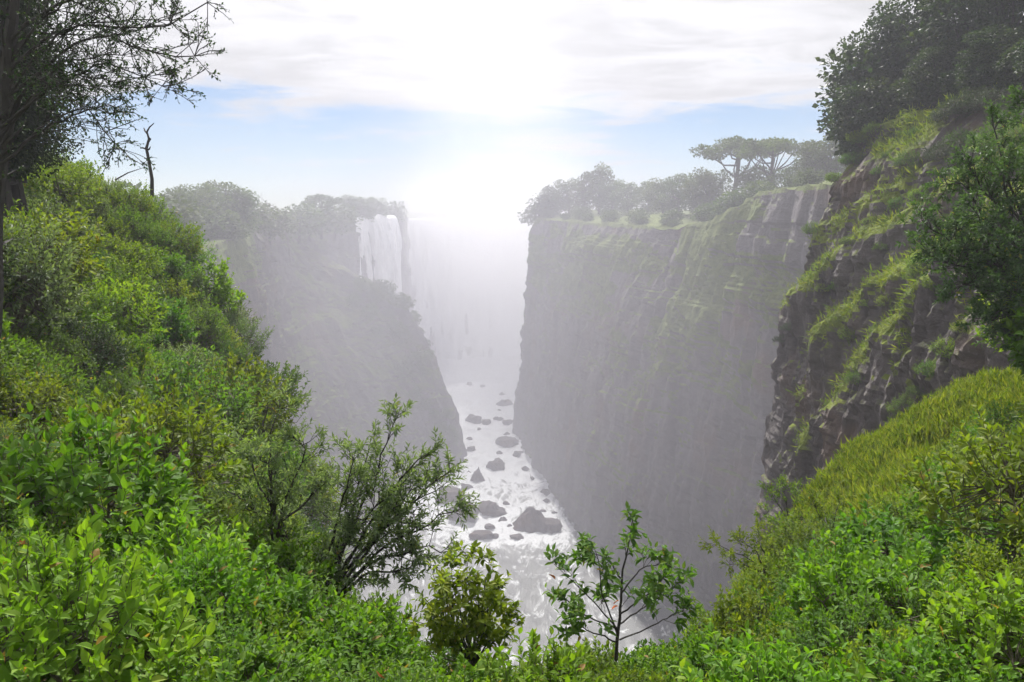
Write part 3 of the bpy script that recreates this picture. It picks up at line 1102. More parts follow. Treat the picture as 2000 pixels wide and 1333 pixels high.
# ------------------------------------------------------------------ thicket on the near bank
def in_view(x, y, z, mx=160, my=160):
    dpt = y * CP - z * SP
    if dpt < .5:
        return None
    sx = 1000 + FPX * x / dpt
    sy = 666.5 - FPX * (z * CP + y * SP) / dpt
    if -mx < sx < 2000 + mx and -my < sy < 1333 + my * 2.2:
        return sx, sy
    return None


def scatter():
    rg = np.random.default_rng(99)
    placed = []
    N_ = 26000
    cand = np.concatenate((
        np.stack((rg.uniform(-6, 6, 5000), rg.uniform(1.8, 9, 5000)), -1),
        np.stack((rg.uniform(-32, 0, 13000), rg.uniform(5, 46, 13000)), -1),
        np.stack((rg.uniform(0, 24, 8000), rg.uniform(5, 30, 8000)), -1)))
    z = bank(cand[:, 0], cand[:, 1])
    out = []
    grid = {}
    for (x, y), zz in zip(cand, z):
        dist = math.hypot(x, y)
        # the grassy crest on the right keeps clear of shrubs
        if dist < 2.3:
            continue
        v = in_view(x, y, zz + .8)
        if v is None:
            continue
        sx, sy = v
        if sy < -100:
            continue
        if x > 4 and y > 14 and zz < -.9 and sy < 1075 - (sx - 1500) * .40 and y > 17:
            if rg.random() < .93:
                continue
        if abs(x) < 5 and y > 7.3 and zz < -7.2:
            continue
        if zz < -26:
            continue
        size = np.interp(dist, [2, 5, 9, 16, 40], [.48, .68, 1.0, 1.45, 2.1]) * (rg.uniform(.6, 1.15) + .45 * (rg.random() < .25))
        # keep the river view open behind the near crest
        top = in_view(x, y, zz + size * (1.5 if y < 10 or x > 0 else 1.25))
        if top:
            tx, ty = top
            lim = np.interp(tx, [-200, 60, 150, 235, 330, 440, 560, 600, 700, 800, 1000, 1250, 1350, 1400, 1500, 1600, 1800, 2000, 2200],
                            [-300, 150, 250, 335, 372, 600, 780, 1050, 1115, 1205, 1248, 1245, 1205, 1150, 1040, 990, 930, 700, 600])
            rr = size * FPX / max(2, y) * .75
            lim2 = max(lim, np.interp(tx - rr, [-200, 60, 150, 235, 330, 440, 560, 600, 800, 1000, 1250, 1400, 1500, 2000], [-300, 120, 220, 310, 345, 570, 760, 1030, 1190, 1240, 1235, 1125, 1020, 690]) - 10)
            if ty < lim2 - 14:
                continue
        sp = size * (.78 if rg.random() < .55 else 1.0)
        c = (int(x // 2), int(y // 2))
        ok = True
        for ax in (-1, 0, 1):
            for ay in (-1, 0, 1):
                for (ox, oy, oz, os) in grid.get((c[0] + ax, c[1] + ay), ()):
                    if (ox - x) ** 2 + (oy - y) ** 2 + .35 * (oz - zz) ** 2 < (sp * .5 + os * .5) ** 2:
                        ok = False
                        break
                if not ok:
                    break
            if not ok:
                break
        if not ok:
            continue
        grid.setdefault(c, []).append((x, y, zz, sp))
        out.append((x, y, zz, size, sx, sy, dist))
    return out


LABS = {
    'bright': 'bright broad-leaved shrub',
    'mid': 'green small-leaved shrub',
    'yellow': 'yellow-green shrub',
    'grey': 'grey-green shrub',
    'dark': 'dark green shrub',
}
cnt = {}
SC = scatter()
rg = np.random.default_rng(5)
ORD = ['leftmost'] + [w + ' from left' for w in ('second', 'third', 'fourth', 'fifth', 'sixth', 'seventh', 'eighth', 'ninth', 'tenth', 'eleventh', 'twelfth', 'thirteenth', 'fourteenth',
       'fifteenth', 'sixteenth', 'seventeenth', 'eighteenth', 'nineteenth', 'twentieth')] + ['far right'] * 40
NAMES = {'bright': 'broadleaf_shrub', 'mid': 'leafy_shrub', 'yellow': 'yellow_shrub', 'grey': 'narrowleaf_shrub', 'dark': 'dark_shrub'}


def place_words(x, y, sx, sy, dist):
    """where in the thicket a shrub stands, said by things one can find in the photograph"""
    if x > 0 and sx > 1040:
        if sy > 1235:
            return 'at the bottom edge ' + ('below the sapling' if sx < 1420 else 'right of centre' if sx < 1700 else 'right corner')
        if sx < 1520:
            return 'between sapling and right bank edge'
        if sy > 1110:
            return 'low right bank ' + ('near its edge' if sx < 1760 else 'by the picture edge')
        if sy > 985:
            return 'mid right bank ' + ('near its edge' if sx < 1760 else 'by the picture edge')
        return 'under the grassy right crest'
    if sy > 1235:
        return 'at the bottom edge ' + ('left corner' if sx < 300 else 'left of centre' if sx < 620 else 'below the dark shrub' if sx < 820 else 'below the yellow-green bush')
    if sy > 1090:
        return 'low left ' + ('by the picture edge' if sx < 260 else 'before the dark shrub')
    if sy > 930:
        return 'left of the dark shrub ' + ('by the picture edge' if sx < 200 else 'at its foot')
    if sy > 760:
        return 'lower left slope ' + ('by the picture edge' if sx < 180 else 'midway' if sx < 340 else 'behind the dark shrub')
    if sy > 600:
        return 'middle left slope ' + ('by the picture edge' if sx < 170 else 'midway' if sx < 320 else 'near the gorge edge')
    if sy > 450:
        return 'upper left slope ' + ('by the picture edge' if sx < 150 else 'midway' if sx < 280 else 'near the gorge edge')
    return 'top of left slope ' + ('under the dark trees' if sx < 200 else 'below the dead snag')


todo = {}
for (x, y, zz, size, sx, sy, dist) in SC:
    patch = vnoise(np.array((x / 3.5, y / 3.5, 2.0)), 4)
    r = rg.random()
    if x > 0:
        pool = ('bright', 'bright', 'bright', 'mid', 'yellow') if dist < 17 else ('bright', 'yellow', 'mid')
    elif dist < 9:
        pool = ('bright', 'bright', 'bright', 'mid') if patch > -.3 else ('bright', 'mid', 'yellow')
    elif dist < 19:
        pool = ('bright', 'bright', 'mid', 'yellow') if patch > 0 else ('mid', 'yellow', 'bright', 'yellow', 'grey')
    else:
        pool = ('mid', 'bright', 'yellow', 'grey', 'yellow', 'dark', 'mid') if patch > 0 else ('mid', 'yellow', 'grey', 'yellow', 'bright')
    k = pool[int(r * len(pool))]
    words = place_words(x, y, sx, sy, dist)
    todo.setdefault((k, 'large ' if size > np.interp(dist, [2, 5, 9, 16, 40], [.46, .64, .95, 1.35, 2.0]) else 'small ', words), []).append((sx, x, y, zz, size))
nearest = set(sorted(((x, y) for (x, y, zz, size, sx, sy, dist) in SC if -40 < sx < 2040 and sy < 1400), key=lambda q: q[0] ** 2 + q[1] ** 2)[:14])
for (k, big, words), lst in todo.items():
    lst.sort()
    for i, (sx, x, y, zz, size) in enumerate(lst):
        protos = SH[k]
        cnt[k] = cnt.get(k, 0) + 1
        tall = rg.uniform(.85, 1.2)
        lab = f'{big}{LABS[k]} {words}' + (f', {ORD[i]}' if len(lst) > 1 else '')
        pp_ = protos[int(rg.integers(len(protos)))]
        near = NEAR.get(pp_[0][1].name) if (x, y) in nearest else None
        if near:
            pp_ = [('foliage', near[0]), pp_[1]]
        e_ = thing(NAMES[k], pp_, (x, y, zz), lab, 'shrub', f'{k} shrubs of the thicket',
              (rg.normal() * .1, rg.normal() * .1, rg.random() * 6.28), (size, size, size * tall))
        if near:
            leaf_parts(e_, near[1], near[2], near[3], 150)
print('shrubs', len(SC), cnt)


# low leaves that close the gaps between shrubs
def undergrowth():
    rg = np.random.default_rng(17)
    n = 24000
    x = np.concatenate((rg.uniform(-7, 7, n // 3), rg.uniform(-32, 0, n // 3), rg.uniform(0, 22, n // 3)))
    y = np.concatenate((rg.uniform(1.5, 9, n // 3), rg.uniform(5, 46, n // 3), rg.uniform(5, 28, n // 3)))
    z = bank(x, y)
    keep = (z > -30) & ~((x > 4) & (y > 17))
    x, y, z = x[keep], y[keep], z[keep]
    n = len(x)
    d = np.hypot(x, y)
    Pp = np.stack((x, y, z + rg.random(n) * .5 * np.minimum(1, d / 8)), -1)
    LD = rg.normal(size=(n, 3)) * (1, 1, .3)
    N = np.array((0, -.2, 1.)) + rg.normal(size=(n, 3)) * .4
    S = np.interp(d, [2, 10, 40], [.08, .14, .3]) * (.6 + .7 * rg.random(n))
    V, F, a = leaves(Pp, LD, N, S, .6, LEAF5, rg.random(n) * .8)
    me = mesh_from('undergrowth', V, F, M['leaf_mid'], False, {'leaf': a})
    obj('undergrowth', me, None, 'low leafy ground cover between the shrubs of the near bank', 'ground cover', None, 'stuff')


undergrowth()


def grass_on(name, Pp, Nn, length, label, mat, seed, hang=0.0, per=5):
    rg = np.random.default_rng(seed)
    n = len(Pp)
    Pp = np.repeat(Pp, per, 0) + rg.normal(size=(n * per, 3)) * length * .35
    Nn = np.repeat(Nn, per, 0)
    tuft = .6 + .8 * np.clip(.5 + fbm(Pp / 1.1, 2, seed + 3), 0, 1.3)
    D = Nn * .5 + np.array((0, 0, .6 - hang)) + rg.normal(size=(n * per, 3)) * .45
    N = rg.normal(size=(n * per, 3)) + np.array((0, -.4, .4))
    V, F, a = leaves(Pp, D, N, length * tuft * (.5 + .9 * rg.random(n * per)), .12, LEAF4, rg.random(n * per))
    me = mesh_from(name, V, F, mat, False, {'leaf': a})
    return obj(name, me, None, label, 'grass', None, 'stuff')


def grass_slope():
    rg = np.random.default_rng(3)
    x, y = rg.uniform(4, 24, 70000), rg.uniform(12, 34, 70000)
    z = bank(x, y)
    dpt = y * CP - z * SP
    sx = 1000 + FPX * x / dpt
    sy = 666.5 - FPX * (z * CP + y * SP) / dpt
    lim = 1090 - (sx - 1500) * .42
    k = (sy < lim + 60) & (sx > 1380) & (sx < 2150) & (y > 13)
    Pp = np.stack((x, y, z), -1)[k][:22000]
    grass_on('grass', Pp, np.tile((-.2, -.3, .9), (len(Pp), 1)), .28, 'yellow-green grass on the crest below the right cliff', M['grass'], 4, 0.0, 10)


grass_slope()


def cliff_tufts():
    """grass and moss tufts that grow on the ledges of the near cliff"""
    Nn = grid_normals(NG)
    Nn = Nn * np.sign((Nn * -NG).sum(-1, keepdims=True))
    Pp = NG.reshape(-1, 3)
    Nn = Nn.reshape(-1, 3)
    n = fbm(Pp / 3.0, 3, 33)
    rg = np.random.default_rng(8)
    k = (.6 * Nn[:, 2] + .9 * NM.ravel() + .35 * n > .72) & (Pp[:, 2] > -34) & (Pp[:, 2] < 16) & (rg.random(len(Pp)) < .8)
    Pp, Nn = Pp[k], Nn[k]
    if len(Pp) > 20000:
        s = rg.choice(len(Pp), 20000, replace=False)
        Pp, Nn = Pp[s], Nn[s]
    grass_on('ledge_grass', Pp, Nn, .55, 'bright grass and moss tufts on the ledges of the right-hand cliff', M['grass'], 9, .35, 4)


cliff_tufts()

# ------------------------------------------------------------------ trees on the plateau rims
FT = {
    'round': [far_tree(10, 4.6, 9.2, 'round', s, M['leaf_far'], 4200, .42) for s in (1, 2, 3)],
    'flat': [far_tree(10, 4.4, 3.6, 'flat', s, M['leaf_far'], 3200, .34) for s in (4, 5)],
    'tall': [far_tree(12, 3.8, 11, 'tall', s, M['leaf_far'], 2400) for s in (6, 7)],
    'bush': [far_tree(4.2, 2.8, 3.9, 'round', s, M['leaf_far'], 1200, .42) for s in (8, 9)],
}


def ray_to_grid(G, px, Y):
    """ground height of a cliff grid near the point (px, Y)"""
    x = (px - 1000) / FPX * Y / CP
    q = G.reshape(-1, 3)
    q = q[q[:, 2] > -14]
    d = (q[:, 0] - x) ** 2 + (q[:, 1] - Y) ** 2
    i = np.argsort(d)[:4]
    return x, float(q[i, 2].mean())


LEFT_TREES = [  # px, top py, depth, kind, description
    (262, 345, 120, 'bush', 'small hazy bush at the left end of the far rim beside the dead snag'),
    (318, 372, 128, 'bush', 'low hazy bush right of the dead snag on the left rim'),
    (350, 345, 150, 'round', 'hazy tree with an open crown at the left end of the left plateau'),
    (385, 352, 165, 'round', 'hazy rounded tree second from the left on the left plateau'),
    (412, 336, 172, 'round', 'tallest hazy tree of the left plateau, left half of the big crown'),
    (446, 333, 180, 'round', 'tallest hazy tree of the left plateau, right half of the big crown'),
    (478, 350, 185, 'round', 'hazy rounded tree on the right shoulder of the big crown group'),
    (400, 395, 160, 'bush', 'hazy bush in front of the big crown group on the left rim'),
    (445, 408, 170, 'bush', 'pale bush below the big crown group near the left rim'),
    (505, 385, 205, 'bush', 'hazy bush between the big crown group and the bare tree'),
    (535, 392, 225, 'bush', 'low hazy bush just left of the bare grey tree'),
    (592, 392, 258, 'bush', 'low hazy bush just right of the bare grey tree'),
    (636, 363, 285, 'flat', 'hazy flat-topped tree on the plateau above the dark headland'),
    (612, 388, 275, 'bush', 'hazy bush at the foot of the flat-topped tree, left side'),
    (660, 390, 300, 'bush', 'hazy bush at the foot of the flat-topped tree, right side'),
    (686, 372, 330, 'round', 'hazy tree left of the two rounded trees above the waterfall'),
    (716, 374, 345, 'round', 'hazy rounded tree directly above the waterfall lip'),
    (748, 376, 360, 'round', 'hazy rounded tree at the right end above the waterfall'),
    (700, 395, 340, 'bush', 'low hazy bush right behind the waterfall lip, left one'),
    (770, 390, 385, 'bush', 'low hazy bush fading into the spray beyond the waterfall'),
]
for i, (px, py, Y, kind, lab) in enumerate(LEFT_TREES):
    G_ = LG if Y < 400 else FG
    Yo = Y + (6 if Y < 400 else 0)
    x, z = ray_to_grid(G_, px, Yo)
    z = max(z, -7.0)
    topz = P(px, py, Yo)[2]
    h = max(2.6, (topz - z) * .86)
    base = {'round': 10, 'flat': 10, 'tall': 12, 'bush': 4.2}[kind]
    s = h / base
    pr_ = FT[kind][i % len(FT[kind])]
    wide = 1.25 if kind == 'round' else (1.35 if kind == 'bush' else 1.0)
    thing('rim_bush' if kind == 'bush' else 'rim_tree', pr_, (x, Yo, z - .2), lab, 'bush' if kind == 'bush' else 'tree', 'trees and bushes on the left plateau', random.random() * 6.28, (s * wide, s * wide, s))
bt = bare_tree(11, 4, M['bark_grey'], 'branch', 3, .018, .45)
x, z = ray_to_grid(LG, 566, 245)
thing('bare_tree', [('branch', bt)], (x, 250, z), 'bare leafless grey tree standing alone on the left plateau', 'tree', None, 0, max(.8, (P(566, 352, 250)[2] - z) / 10.5))

RIGHT_TREES = [
    (1052, 385, 300, 'bush', 'dark bush leaning out over the left corner of the far right wall'),
    (1066, 365, 300, 'bush', 'bush just above the corner bush of the far right wall'),
    (1082, 345, 300, 'round', 'leftmost hazy tree on top of the far right wall'),
    (1108, 328, 292, 'round', 'second hazy tree from the left on the far right wall'),
    (1135, 322, 284, 'tall', 'hazy tree left of the spiky top on the far right wall'),
    (1166, 304, 276, 'tall', 'tallest spiky hazy tree on top of the far right wall'),
    (1190, 330, 268, 'round', 'hazy tree just right of the spiky tree on the far right wall'),
    (1222, 338, 256, 'round', 'hazy rounded tree in the dip right of the spiky tree'),
    (1256, 334, 244, 'round', 'hazy tree in the middle of the skyline right of the dip'),
    (1288, 326, 232, 'round', 'hazy rounded tree where the right skyline starts to climb'),
    (1318, 316, 222, 'round', 'hazy tree one step up the climbing right skyline'),
    (1348, 312, 212, 'round', 'hazy tree two steps up the climbing right skyline'),
    (1378, 300, 204, 'round', 'hazy tree below the left flat-topped tree on the right skyline'),
    (1420, 262, 196, 'flat', 'left of the two flat-topped trees standing above the right skyline'),
    (1445, 292, 186, 'round', 'hazy crown between the two flat-topped trees'),
    (1490, 264, 176, 'flat', 'right of the two flat-topped trees standing above the right skyline'),
    (1520, 300, 168, 'round', 'hazy tree right below the right flat-topped tree'),
    (1548, 268, 160, 'round', 'hazy tree on the slope up to the right cliff, lower one'),
    (1578, 244, 152, 'round', 'hazy tree on the slope up to the right cliff, middle one'),
    (1612, 226, 146, 'round', 'hazy tree next to the near cliff, top of the right skyline'),
    (1650, 222, 140, 'round', 'hazy tree half hidden behind the near right cliff'),
    (1130, 395, 262, 'bush', 'low hazy bush at the rim of the far right wall, first from left'),
    (1185, 400, 236, 'bush', 'low hazy bush at the rim of the far right wall, second from left'),
    (1245, 402, 212, 'bush', 'low hazy bush at the rim of the far right wall, third from left'),
    (1310, 398, 196, 'bush', 'low hazy bush at the rim of the far right wall, fourth from left'),
    (1370, 385, 182, 'bush', 'low hazy bush at the rim of the far right wall, fifth from left'),
    (1430, 352, 168, 'bush', 'low hazy bush on the rim below the flat-topped trees, left one'),
    (1475, 338, 160, 'bush', 'low hazy bush on the rim below the flat-topped trees, right one'),
    (1530, 330, 148, 'bush', 'low hazy bush near the right end of the far right wall'),
]
for i, (px, py, Y, kind, lab) in enumerate(RIGHT_TREES):
    x, z = ray_to_grid(RG, px, Y)
    z = max(z, -4.0)
    topz = P(px, py, Y)[2]
    h = max(2.6, (topz - z) * {'flat': 1.05, 'round': .8, 'tall': .9, 'bush': .75}[kind])
    base = {'round': 10, 'flat': 10, 'tall': 12, 'bush': 4.2}[kind]
    s = h / base
    wide = 1.15 if kind == 'round' else (1.4 if kind == 'bush' else 1.0)
    thing('rim_bush' if kind == 'bush' else 'rim_tree', FT[kind][i % len(FT[kind])], (x, Y, z - .3), lab, 'bush' if kind == 'bush' else 'tree', 'trees and bushes on the right plateau', random.random() * 6.28, (s * wide, s * wide, s))

ONES = ['first', 'second', 'third', 'fourth', 'fifth', 'sixth', 'seventh', 'eighth', 'ninth']
TENS = ['topmost'] + ONES[1:] + ['tenth', 'eleventh', 'twelfth', 'thirteenth', 'fourteenth', 'fifteenth', 'sixteenth', 'seventeenth', 'eighteenth', 'nineteenth']
for a_, b_ in (('twenty', 'twentieth'), ('thirty', 'thirtieth'), ('forty', 'fortieth'), ('fifty', 'fiftieth')):
    TENS += [b_] + [a_ + '-' + o_ for o_ in ONES]
# low scrub along both rims
lab_i = 0
for G_, cols_, side in ((RG, range(130, 446, 13), 'right'), (LG, range(290, 92, -12), 'left')):
    for n_, i in enumerate(cols_):
        q = G_[i, 12 if i % 2 else 13]
        s = random.uniform(.45, .95)
        thing('rim_scrub', FT['bush'][i % 2], (q[0], q[1], q[2] - .5), f'low scrub bush along the {side} gorge rim, {TENS[n_]} counting from the waterfall end' if n_ else f'low scrub bush along the {side} gorge rim nearest the waterfall end',
              'bush', f'scrub along the {side} rim', random.random() * 6.28, (s * 1.2, s * 1.2, s))

# bushes clinging to the left spur and to the far wall
SPUR = [(715, 560, 277), (735, 566, 276), (752, 578, 275), (770, 592, 274), (785, 602, 273), (745, 600, 272), (800, 640, 271), (815, 660, 270), (828, 682, 269), (838, 700, 268),
        (770, 650, 268), (795, 690, 266), (812, 720, 264), (845, 740, 267), (835, 770, 262), (856, 790, 264), (870, 815, 262), (862, 840, 258), (720, 620, 270), (845, 820, 256),
        (705, 575, 278), (728, 590, 274), (760, 620, 271), (782, 665, 268), (805, 700, 266), (820, 735, 264), (828, 800, 260), (850, 860, 256), (875, 850, 258), (885, 870, 258), (740, 660, 268), (765, 700, 265), (790, 740, 262), (815, 780, 260), (690, 600, 274)]
gq = LG.reshape(-1, 3)
SPUR.sort(key=lambda q: q[1])
SPW = [TENS[i] + (' counting down' if i else ' one') for i in range(len(SPUR))]
for i, (px, py, Y) in enumerate(SPUR):
    # nearest surface point along that view line
    d = unit(P(px, py, Y))
    t = gq @ d
    off = np.linalg.norm(gq - t[:, None] * d, axis=1) + .02 * np.abs(t - 280)
    q = gq[np.argmin(off)]
    s = .8 + .8 * random.random()
    thing('spur_bush', FT['bush'][i % 2], (q[0], q[1], q[2] - .6), f'hazy bush on the spur below the waterfall, {SPW[i]}', 'bush', 'bushes on the spur', random.random() * 6.28, (s, s, s * .9))


# ------------------------------------------------------------------ trees on top of the near right cliff
CT = [far_tree(13, 4.6, 10.5, 'round', s, M['leaf_dark'], 9000, .34) for s in (61, 62, 63)]
CLIFF_TREES = [(1690, 20, 82, 'tree at the left edge of the right clifftop, first against the sky'), (1755, -60, 80, 'tall tree second from the left on the right clifftop'),
               (1835, -120, 76, 'tall tree in the middle of the right clifftop'), (1925, -120, 70, 'tall tree fourth from the left on the right clifftop'),
               (2010, -120, 64, 'tall tree at the right picture edge on the clifftop'), (1725, 120, 78, 'short tree below the leftmost clifftop tree'),
               (1880, 60, 66, 'short tree in the front row of the right clifftop'), (1800, 90, 72, 'short tree in the front row, left of its neighbour on the right clifftop')]
qq = NG[:, :14].reshape(-1, 3)
for i, (px, py, Y, lab) in enumerate(CLIFF_TREES):
    x = (px - 1000) / FPX * Y / CP
    z = float(qq[np.argmin((qq[:, 0] - x) ** 2 + (qq[:, 1] - Y) ** 2)][2])
    h = P(px, py, Y)[2] - z
    s = max(.45, h / 13)
    thing('cliff_tree', CT[i % 3], (x, Y, z - .4), 'dark green ' + lab, 'tree', 'trees on the right clifftop', random.random() * 6.28, (max(s, .62), max(s, .62), s))

CB = [far_tree(5, 3.2, 4.9, 'round', s, M['leaf_dark'], 6000, .3) for s in (65, 66)]
for i, (px, py, Y) in enumerate(((1660, 160, 79), (1700, 150, 76), (1745, 140, 74), (1790, 150, 71), (1840, 150, 68), (1890, 140, 65), (1940, 130, 62), (1990, 120, 58), (1680, 90, 84), (1770, 60, 80), (1860, 50, 76), (1960, 30, 70))):
    x = (px - 1000) / FPX * Y / CP
    z = float(qq[np.argmin((qq[:, 0] - x) ** 2 + (qq[:, 1] - Y) ** 2)][2])
    s = max(.7, (P(px, py, Y)[2] - z) / 5)
    row = 'front' if i < 8 else 'back'
    thing('clifftop_bush', CB[i % 2], (x, Y, z - .4), f'dark dense bush in the {row} row of the right clifftop, {ORD[i if i < 8 else i - 8]}', 'bush', 'bushes on the right clifftop', random.random() * 6.28, (s, s, s))

# shrubs growing on the near cliff's ledges
LEDGE = [(1600, 265, 'mid'), (1625, 250, 'mid'), (1660, 262, 'yellow'), (1700, 250, 'mid'), (1740, 265, 'dark'), (1790, 262, 'mid'), (1840, 300, 'dark'), (1880, 330, 'mid'), (1602, 330, 'yellow'),
         (1720, 330, 'mid'), (1760, 400, 'mid'), (1800, 380, 'yellow'), (1610, 560, 'yellow'), (1590, 450, 'mid'), (1700, 590, 'yellow'), (1740, 590, 'yellow'), (1580, 600, 'yellow'),
         (1840, 560, 'yellow'), (1690, 690, 'yellow'), (1800, 760, 'mid'), (1860, 680, 'yellow'), (1770, 830, 'yellow'), (1930, 600, 'mid'), (1980, 560, 'mid')]
gn = NG.reshape(-1, 3)
for (tx_, ty_) in ((1625, 240), (1650, 300), (1690, 300), (1670, 350), (1740, 300), (1640, 380), (1780, 320), (1700, 430), (1660, 470), (1625, 500), (1580, 540), (1560, 570), (1640, 560), (1680, 520),
                   (1720, 480), (1550, 640), (1530, 660), (1790, 540), (1810, 520), (1720, 640), (1680, 740), (1670, 660), (1780, 800), (1820, 720), (1890, 640), (1760, 880)):
    LEDGE.append((tx_, ty_, ('mid', 'yellow', 'mid', 'dark')[(tx_ // 10 + ty_ // 10) % 4]))
for (tx_, ty_) in ((1830, 200), (1860, 230), (1900, 220), (1940, 210), (1980, 240), (1880, 270), (1920, 280), (1960, 290), (1850, 310)):
    LEDGE.append((tx_, ty_, 'dark' if tx_ % 40 else 'mid'))
LEDGE.sort(key=lambda q: q[1])
for i, (px, py, k) in enumerate(LEDGE):
    d = unit(P(px, py, 65))
    t = gn @ d
    off = np.linalg.norm(gn - t[:, None] * d, axis=1) + .004 * t
    q = gn[np.argmin(off)]
    s = (.7 + .7 * random.random()) * (1.7 if px > 1815 and py < 320 else 1)
    thing('ledge_shrub', SH[k][i % len(SH[k])], (q[0], q[1], q[2] - .6), f'{LABS[k]} on a ledge of the right-hand cliff, {TENS[i]}' + (' counting down' if i else ' one'), 'shrub', f'{k} shrubs on the cliff ledges', random.random() * 6.28, (s * 1.1, s * 1.1, s * .9))


# ------------------------------------------------------------------ individual foreground plants
def branch_plant(stems, nshoot, m, leaflen, width, tmpl, mat, sh_len, seed, twig_r=.006, jit=.12, upb=.5, spread=(1.2, .5), droop=0.0):
    """shrub from explicit main stems (polylines with radii); shoots leave the outer half of every stem"""
    global RNG
    RNG = np.random.default_rng(seed)
    acc = Acc()
    B, D = [], []
    for pl, r0 in stems:
        pl = np.array(pl, float)
        t = np.linspace(0, len(pl) - 1, 14)
        k = np.arange(len(pl))
        ps = np.stack([np.interp(t, k, pl[:, c]) for c in range(3)], -1)
        ps[1:-1] += np.cumsum(RNG.normal(size=(12, 3)) * jit * .1, 0)
        acc.add(*tube(ps, np.linspace(r0, r0 * .25, 14), 6))
        dirs = unit(np.gradient(ps, axis=0))
        for q in range(nshoot):
            i = min(13, int(3 + 11 * RNG.random() ** .7))
            side = unit(RNG.normal(size=3) - 0)
            d = unit(dirs[i] * .75 + side * .85 + np.array((0, 0, .25 - droop)))
            ln = jit * (1.0 + 1.8 * RNG.random()) * (1.25 - i / 20)
            e = ps[i] + d * ln
            acc.add(*tubes_many(ps[i][None], e[None], r0 * .22, twig_r * .6, .06))
            for w in range(3):
                f = .45 + .55 * RNG.random()
                b = ps[i] + d * ln * f
                dd = unit(d + RNG.normal(size=3) * .5 + np.array((0, 0, .25 - droop)))
                B.append(b)
                D.append(dd)
        B.append(ps[-1])
        D.append(dirs[-1])
    B, D = np.array(B), unit(np.array(D))
    L = sh_len * (.6 + .7 * RNG.random(len(B)))
    acc.add(*tubes_many(B, B + D * L[:, None], twig_r * .5, twig_r * .25, .03))
    stem = acc.mesh('stem', M['bark_dark'])
    Pp, LD, N, S, at = shoots(B, D, L, m, leaflen, width, tmpl, upb, spread)
    return stem, (Pp, LD, N, S, at)


def rel(base, *pp):
    return [P(*p) - base for p in pp]


# dark multi-stemmed shrub leaning over the river
b0 = P(615, 1210, 9.0)
st = []
for tgt in ((545, 800, 9.3), (470, 860, 9.4), (510, 900, 8.8), (590, 870, 9.0), (445, 960, 9.2), (640, 930, 9.4)):
    e = P(*tgt)
    st.append(([b0 * 0, (P(540, 1040, 9.1) - b0) * (.9 + .2 * random.random()), e - b0], .028))
for tgt in ((768, 830, 9.0), (720, 880, 9.3), (690, 900, 8.8), (880, 920, 8.9), (830, 890, 9.2), (885, 1000, 8.8), (860, 1080, 8.7), (800, 960, 9.2), (740, 960, 8.6), (800, 1110, 8.6), (690, 1000, 8.7), (850, 960, 9.3), (760, 1040, 9.2)):
    e = P(*tgt)
    m1 = P(640 + (tgt[0] - 640) * .42, 1120 + (tgt[1] - 1120) * .42, 9.0)
    st.append(([b0 * 0, m1 - b0, e - b0], .026))
stem, lv = branch_plant(st, 17, 10, .098, .27, LEAF5, M['leaf_grey'], .2, 301, .006, .17)
V, F, a = leaves(lv[0], lv[1], lv[2], lv[3], .3, LEAF5, lv[4])
thing('overhanging_shrub', [('stem', stem), ('foliage', mesh_from('foliage', V, F, M['leaf_grey'], False, {'leaf': a}))], b0,
      'large dark airy shrub with narrow grey-green leaves leaning over the river', 'shrub')


# slender sapling in front of the river
b1 = P(1203, 1290, 6.0)
st = [([b1 * 0] + rel(b1, (1208, 1200, 6.0), (1213, 1120, 6.0), (1235, 1018, 6.0)), .016)]
for a0, a1, a2 in (((1208, 1235, 6), (1165, 1180, 5.9), (1085, 1105, 5.8)), ((1209, 1220, 6), (1270, 1180, 6.1), (1335, 1130, 6.2)), ((1210, 1250, 6), (1290, 1215, 5.9), (1335, 1190, 5.9)),
                   ((1209, 1230, 6), (1140, 1200, 6.1), (1100, 1165, 6.1)), ((1212, 1160, 6), (1250, 1110, 6.1), (1300, 1095, 6.1)), ((1206, 1240, 6), (1172, 1160, 5.8), (1160, 1070, 5.8)),
                   ((1213, 1130, 6), (1180, 1090, 6.1), (1140, 1080, 6.1)), ((1210, 1200, 6), (1260, 1160, 5.7), (1290, 1140, 5.6)), ((1207, 1255, 6), (1150, 1235, 5.8), (1115, 1215, 5.8))):
    st.append((rel(b1, a0, a1, a2), .008))
stem, lv = branch_plant(st, 8, 4, .082, .45, LEAF9, M['leaf_mid'], .10, 302, .004, .05, .6, (1.3, .8))
sap = thing('sapling', [('stem', stem)], b1, 'slender young tree with single broad leaves standing before the river', 'tree')
rest = leaf_parts(sap, lv, M['leaf_sap'] if 'leaf_sap' in M else M['leaf_mid'], .5, 300)
if len(rest):
    V, F, a = leaves(*[v[rest] for v in lv[:4]], .5, LEAF9, lv[4][rest])
    obj('foliage', mesh_from('foliage', V, F, M['leaf_mid'], False, {'leaf': a}), sap, kind='stuff')
oleaf = mesh_from('orange_leaf', LEAF9[0] * np.array((.5, 1, 1)) * .085, LEAF9[1], M['flower'])
for q in ((1194, 1192, 5.95), (1200, 1180, 5.95), (1084, 1132, 5.78)):
    obj('leaf', oleaf, sap, loc=P(*q) - b1, rz=(.9, .3, random.random() * 6))
    sap.children[-1]['label'] = 'withered orange leaf'

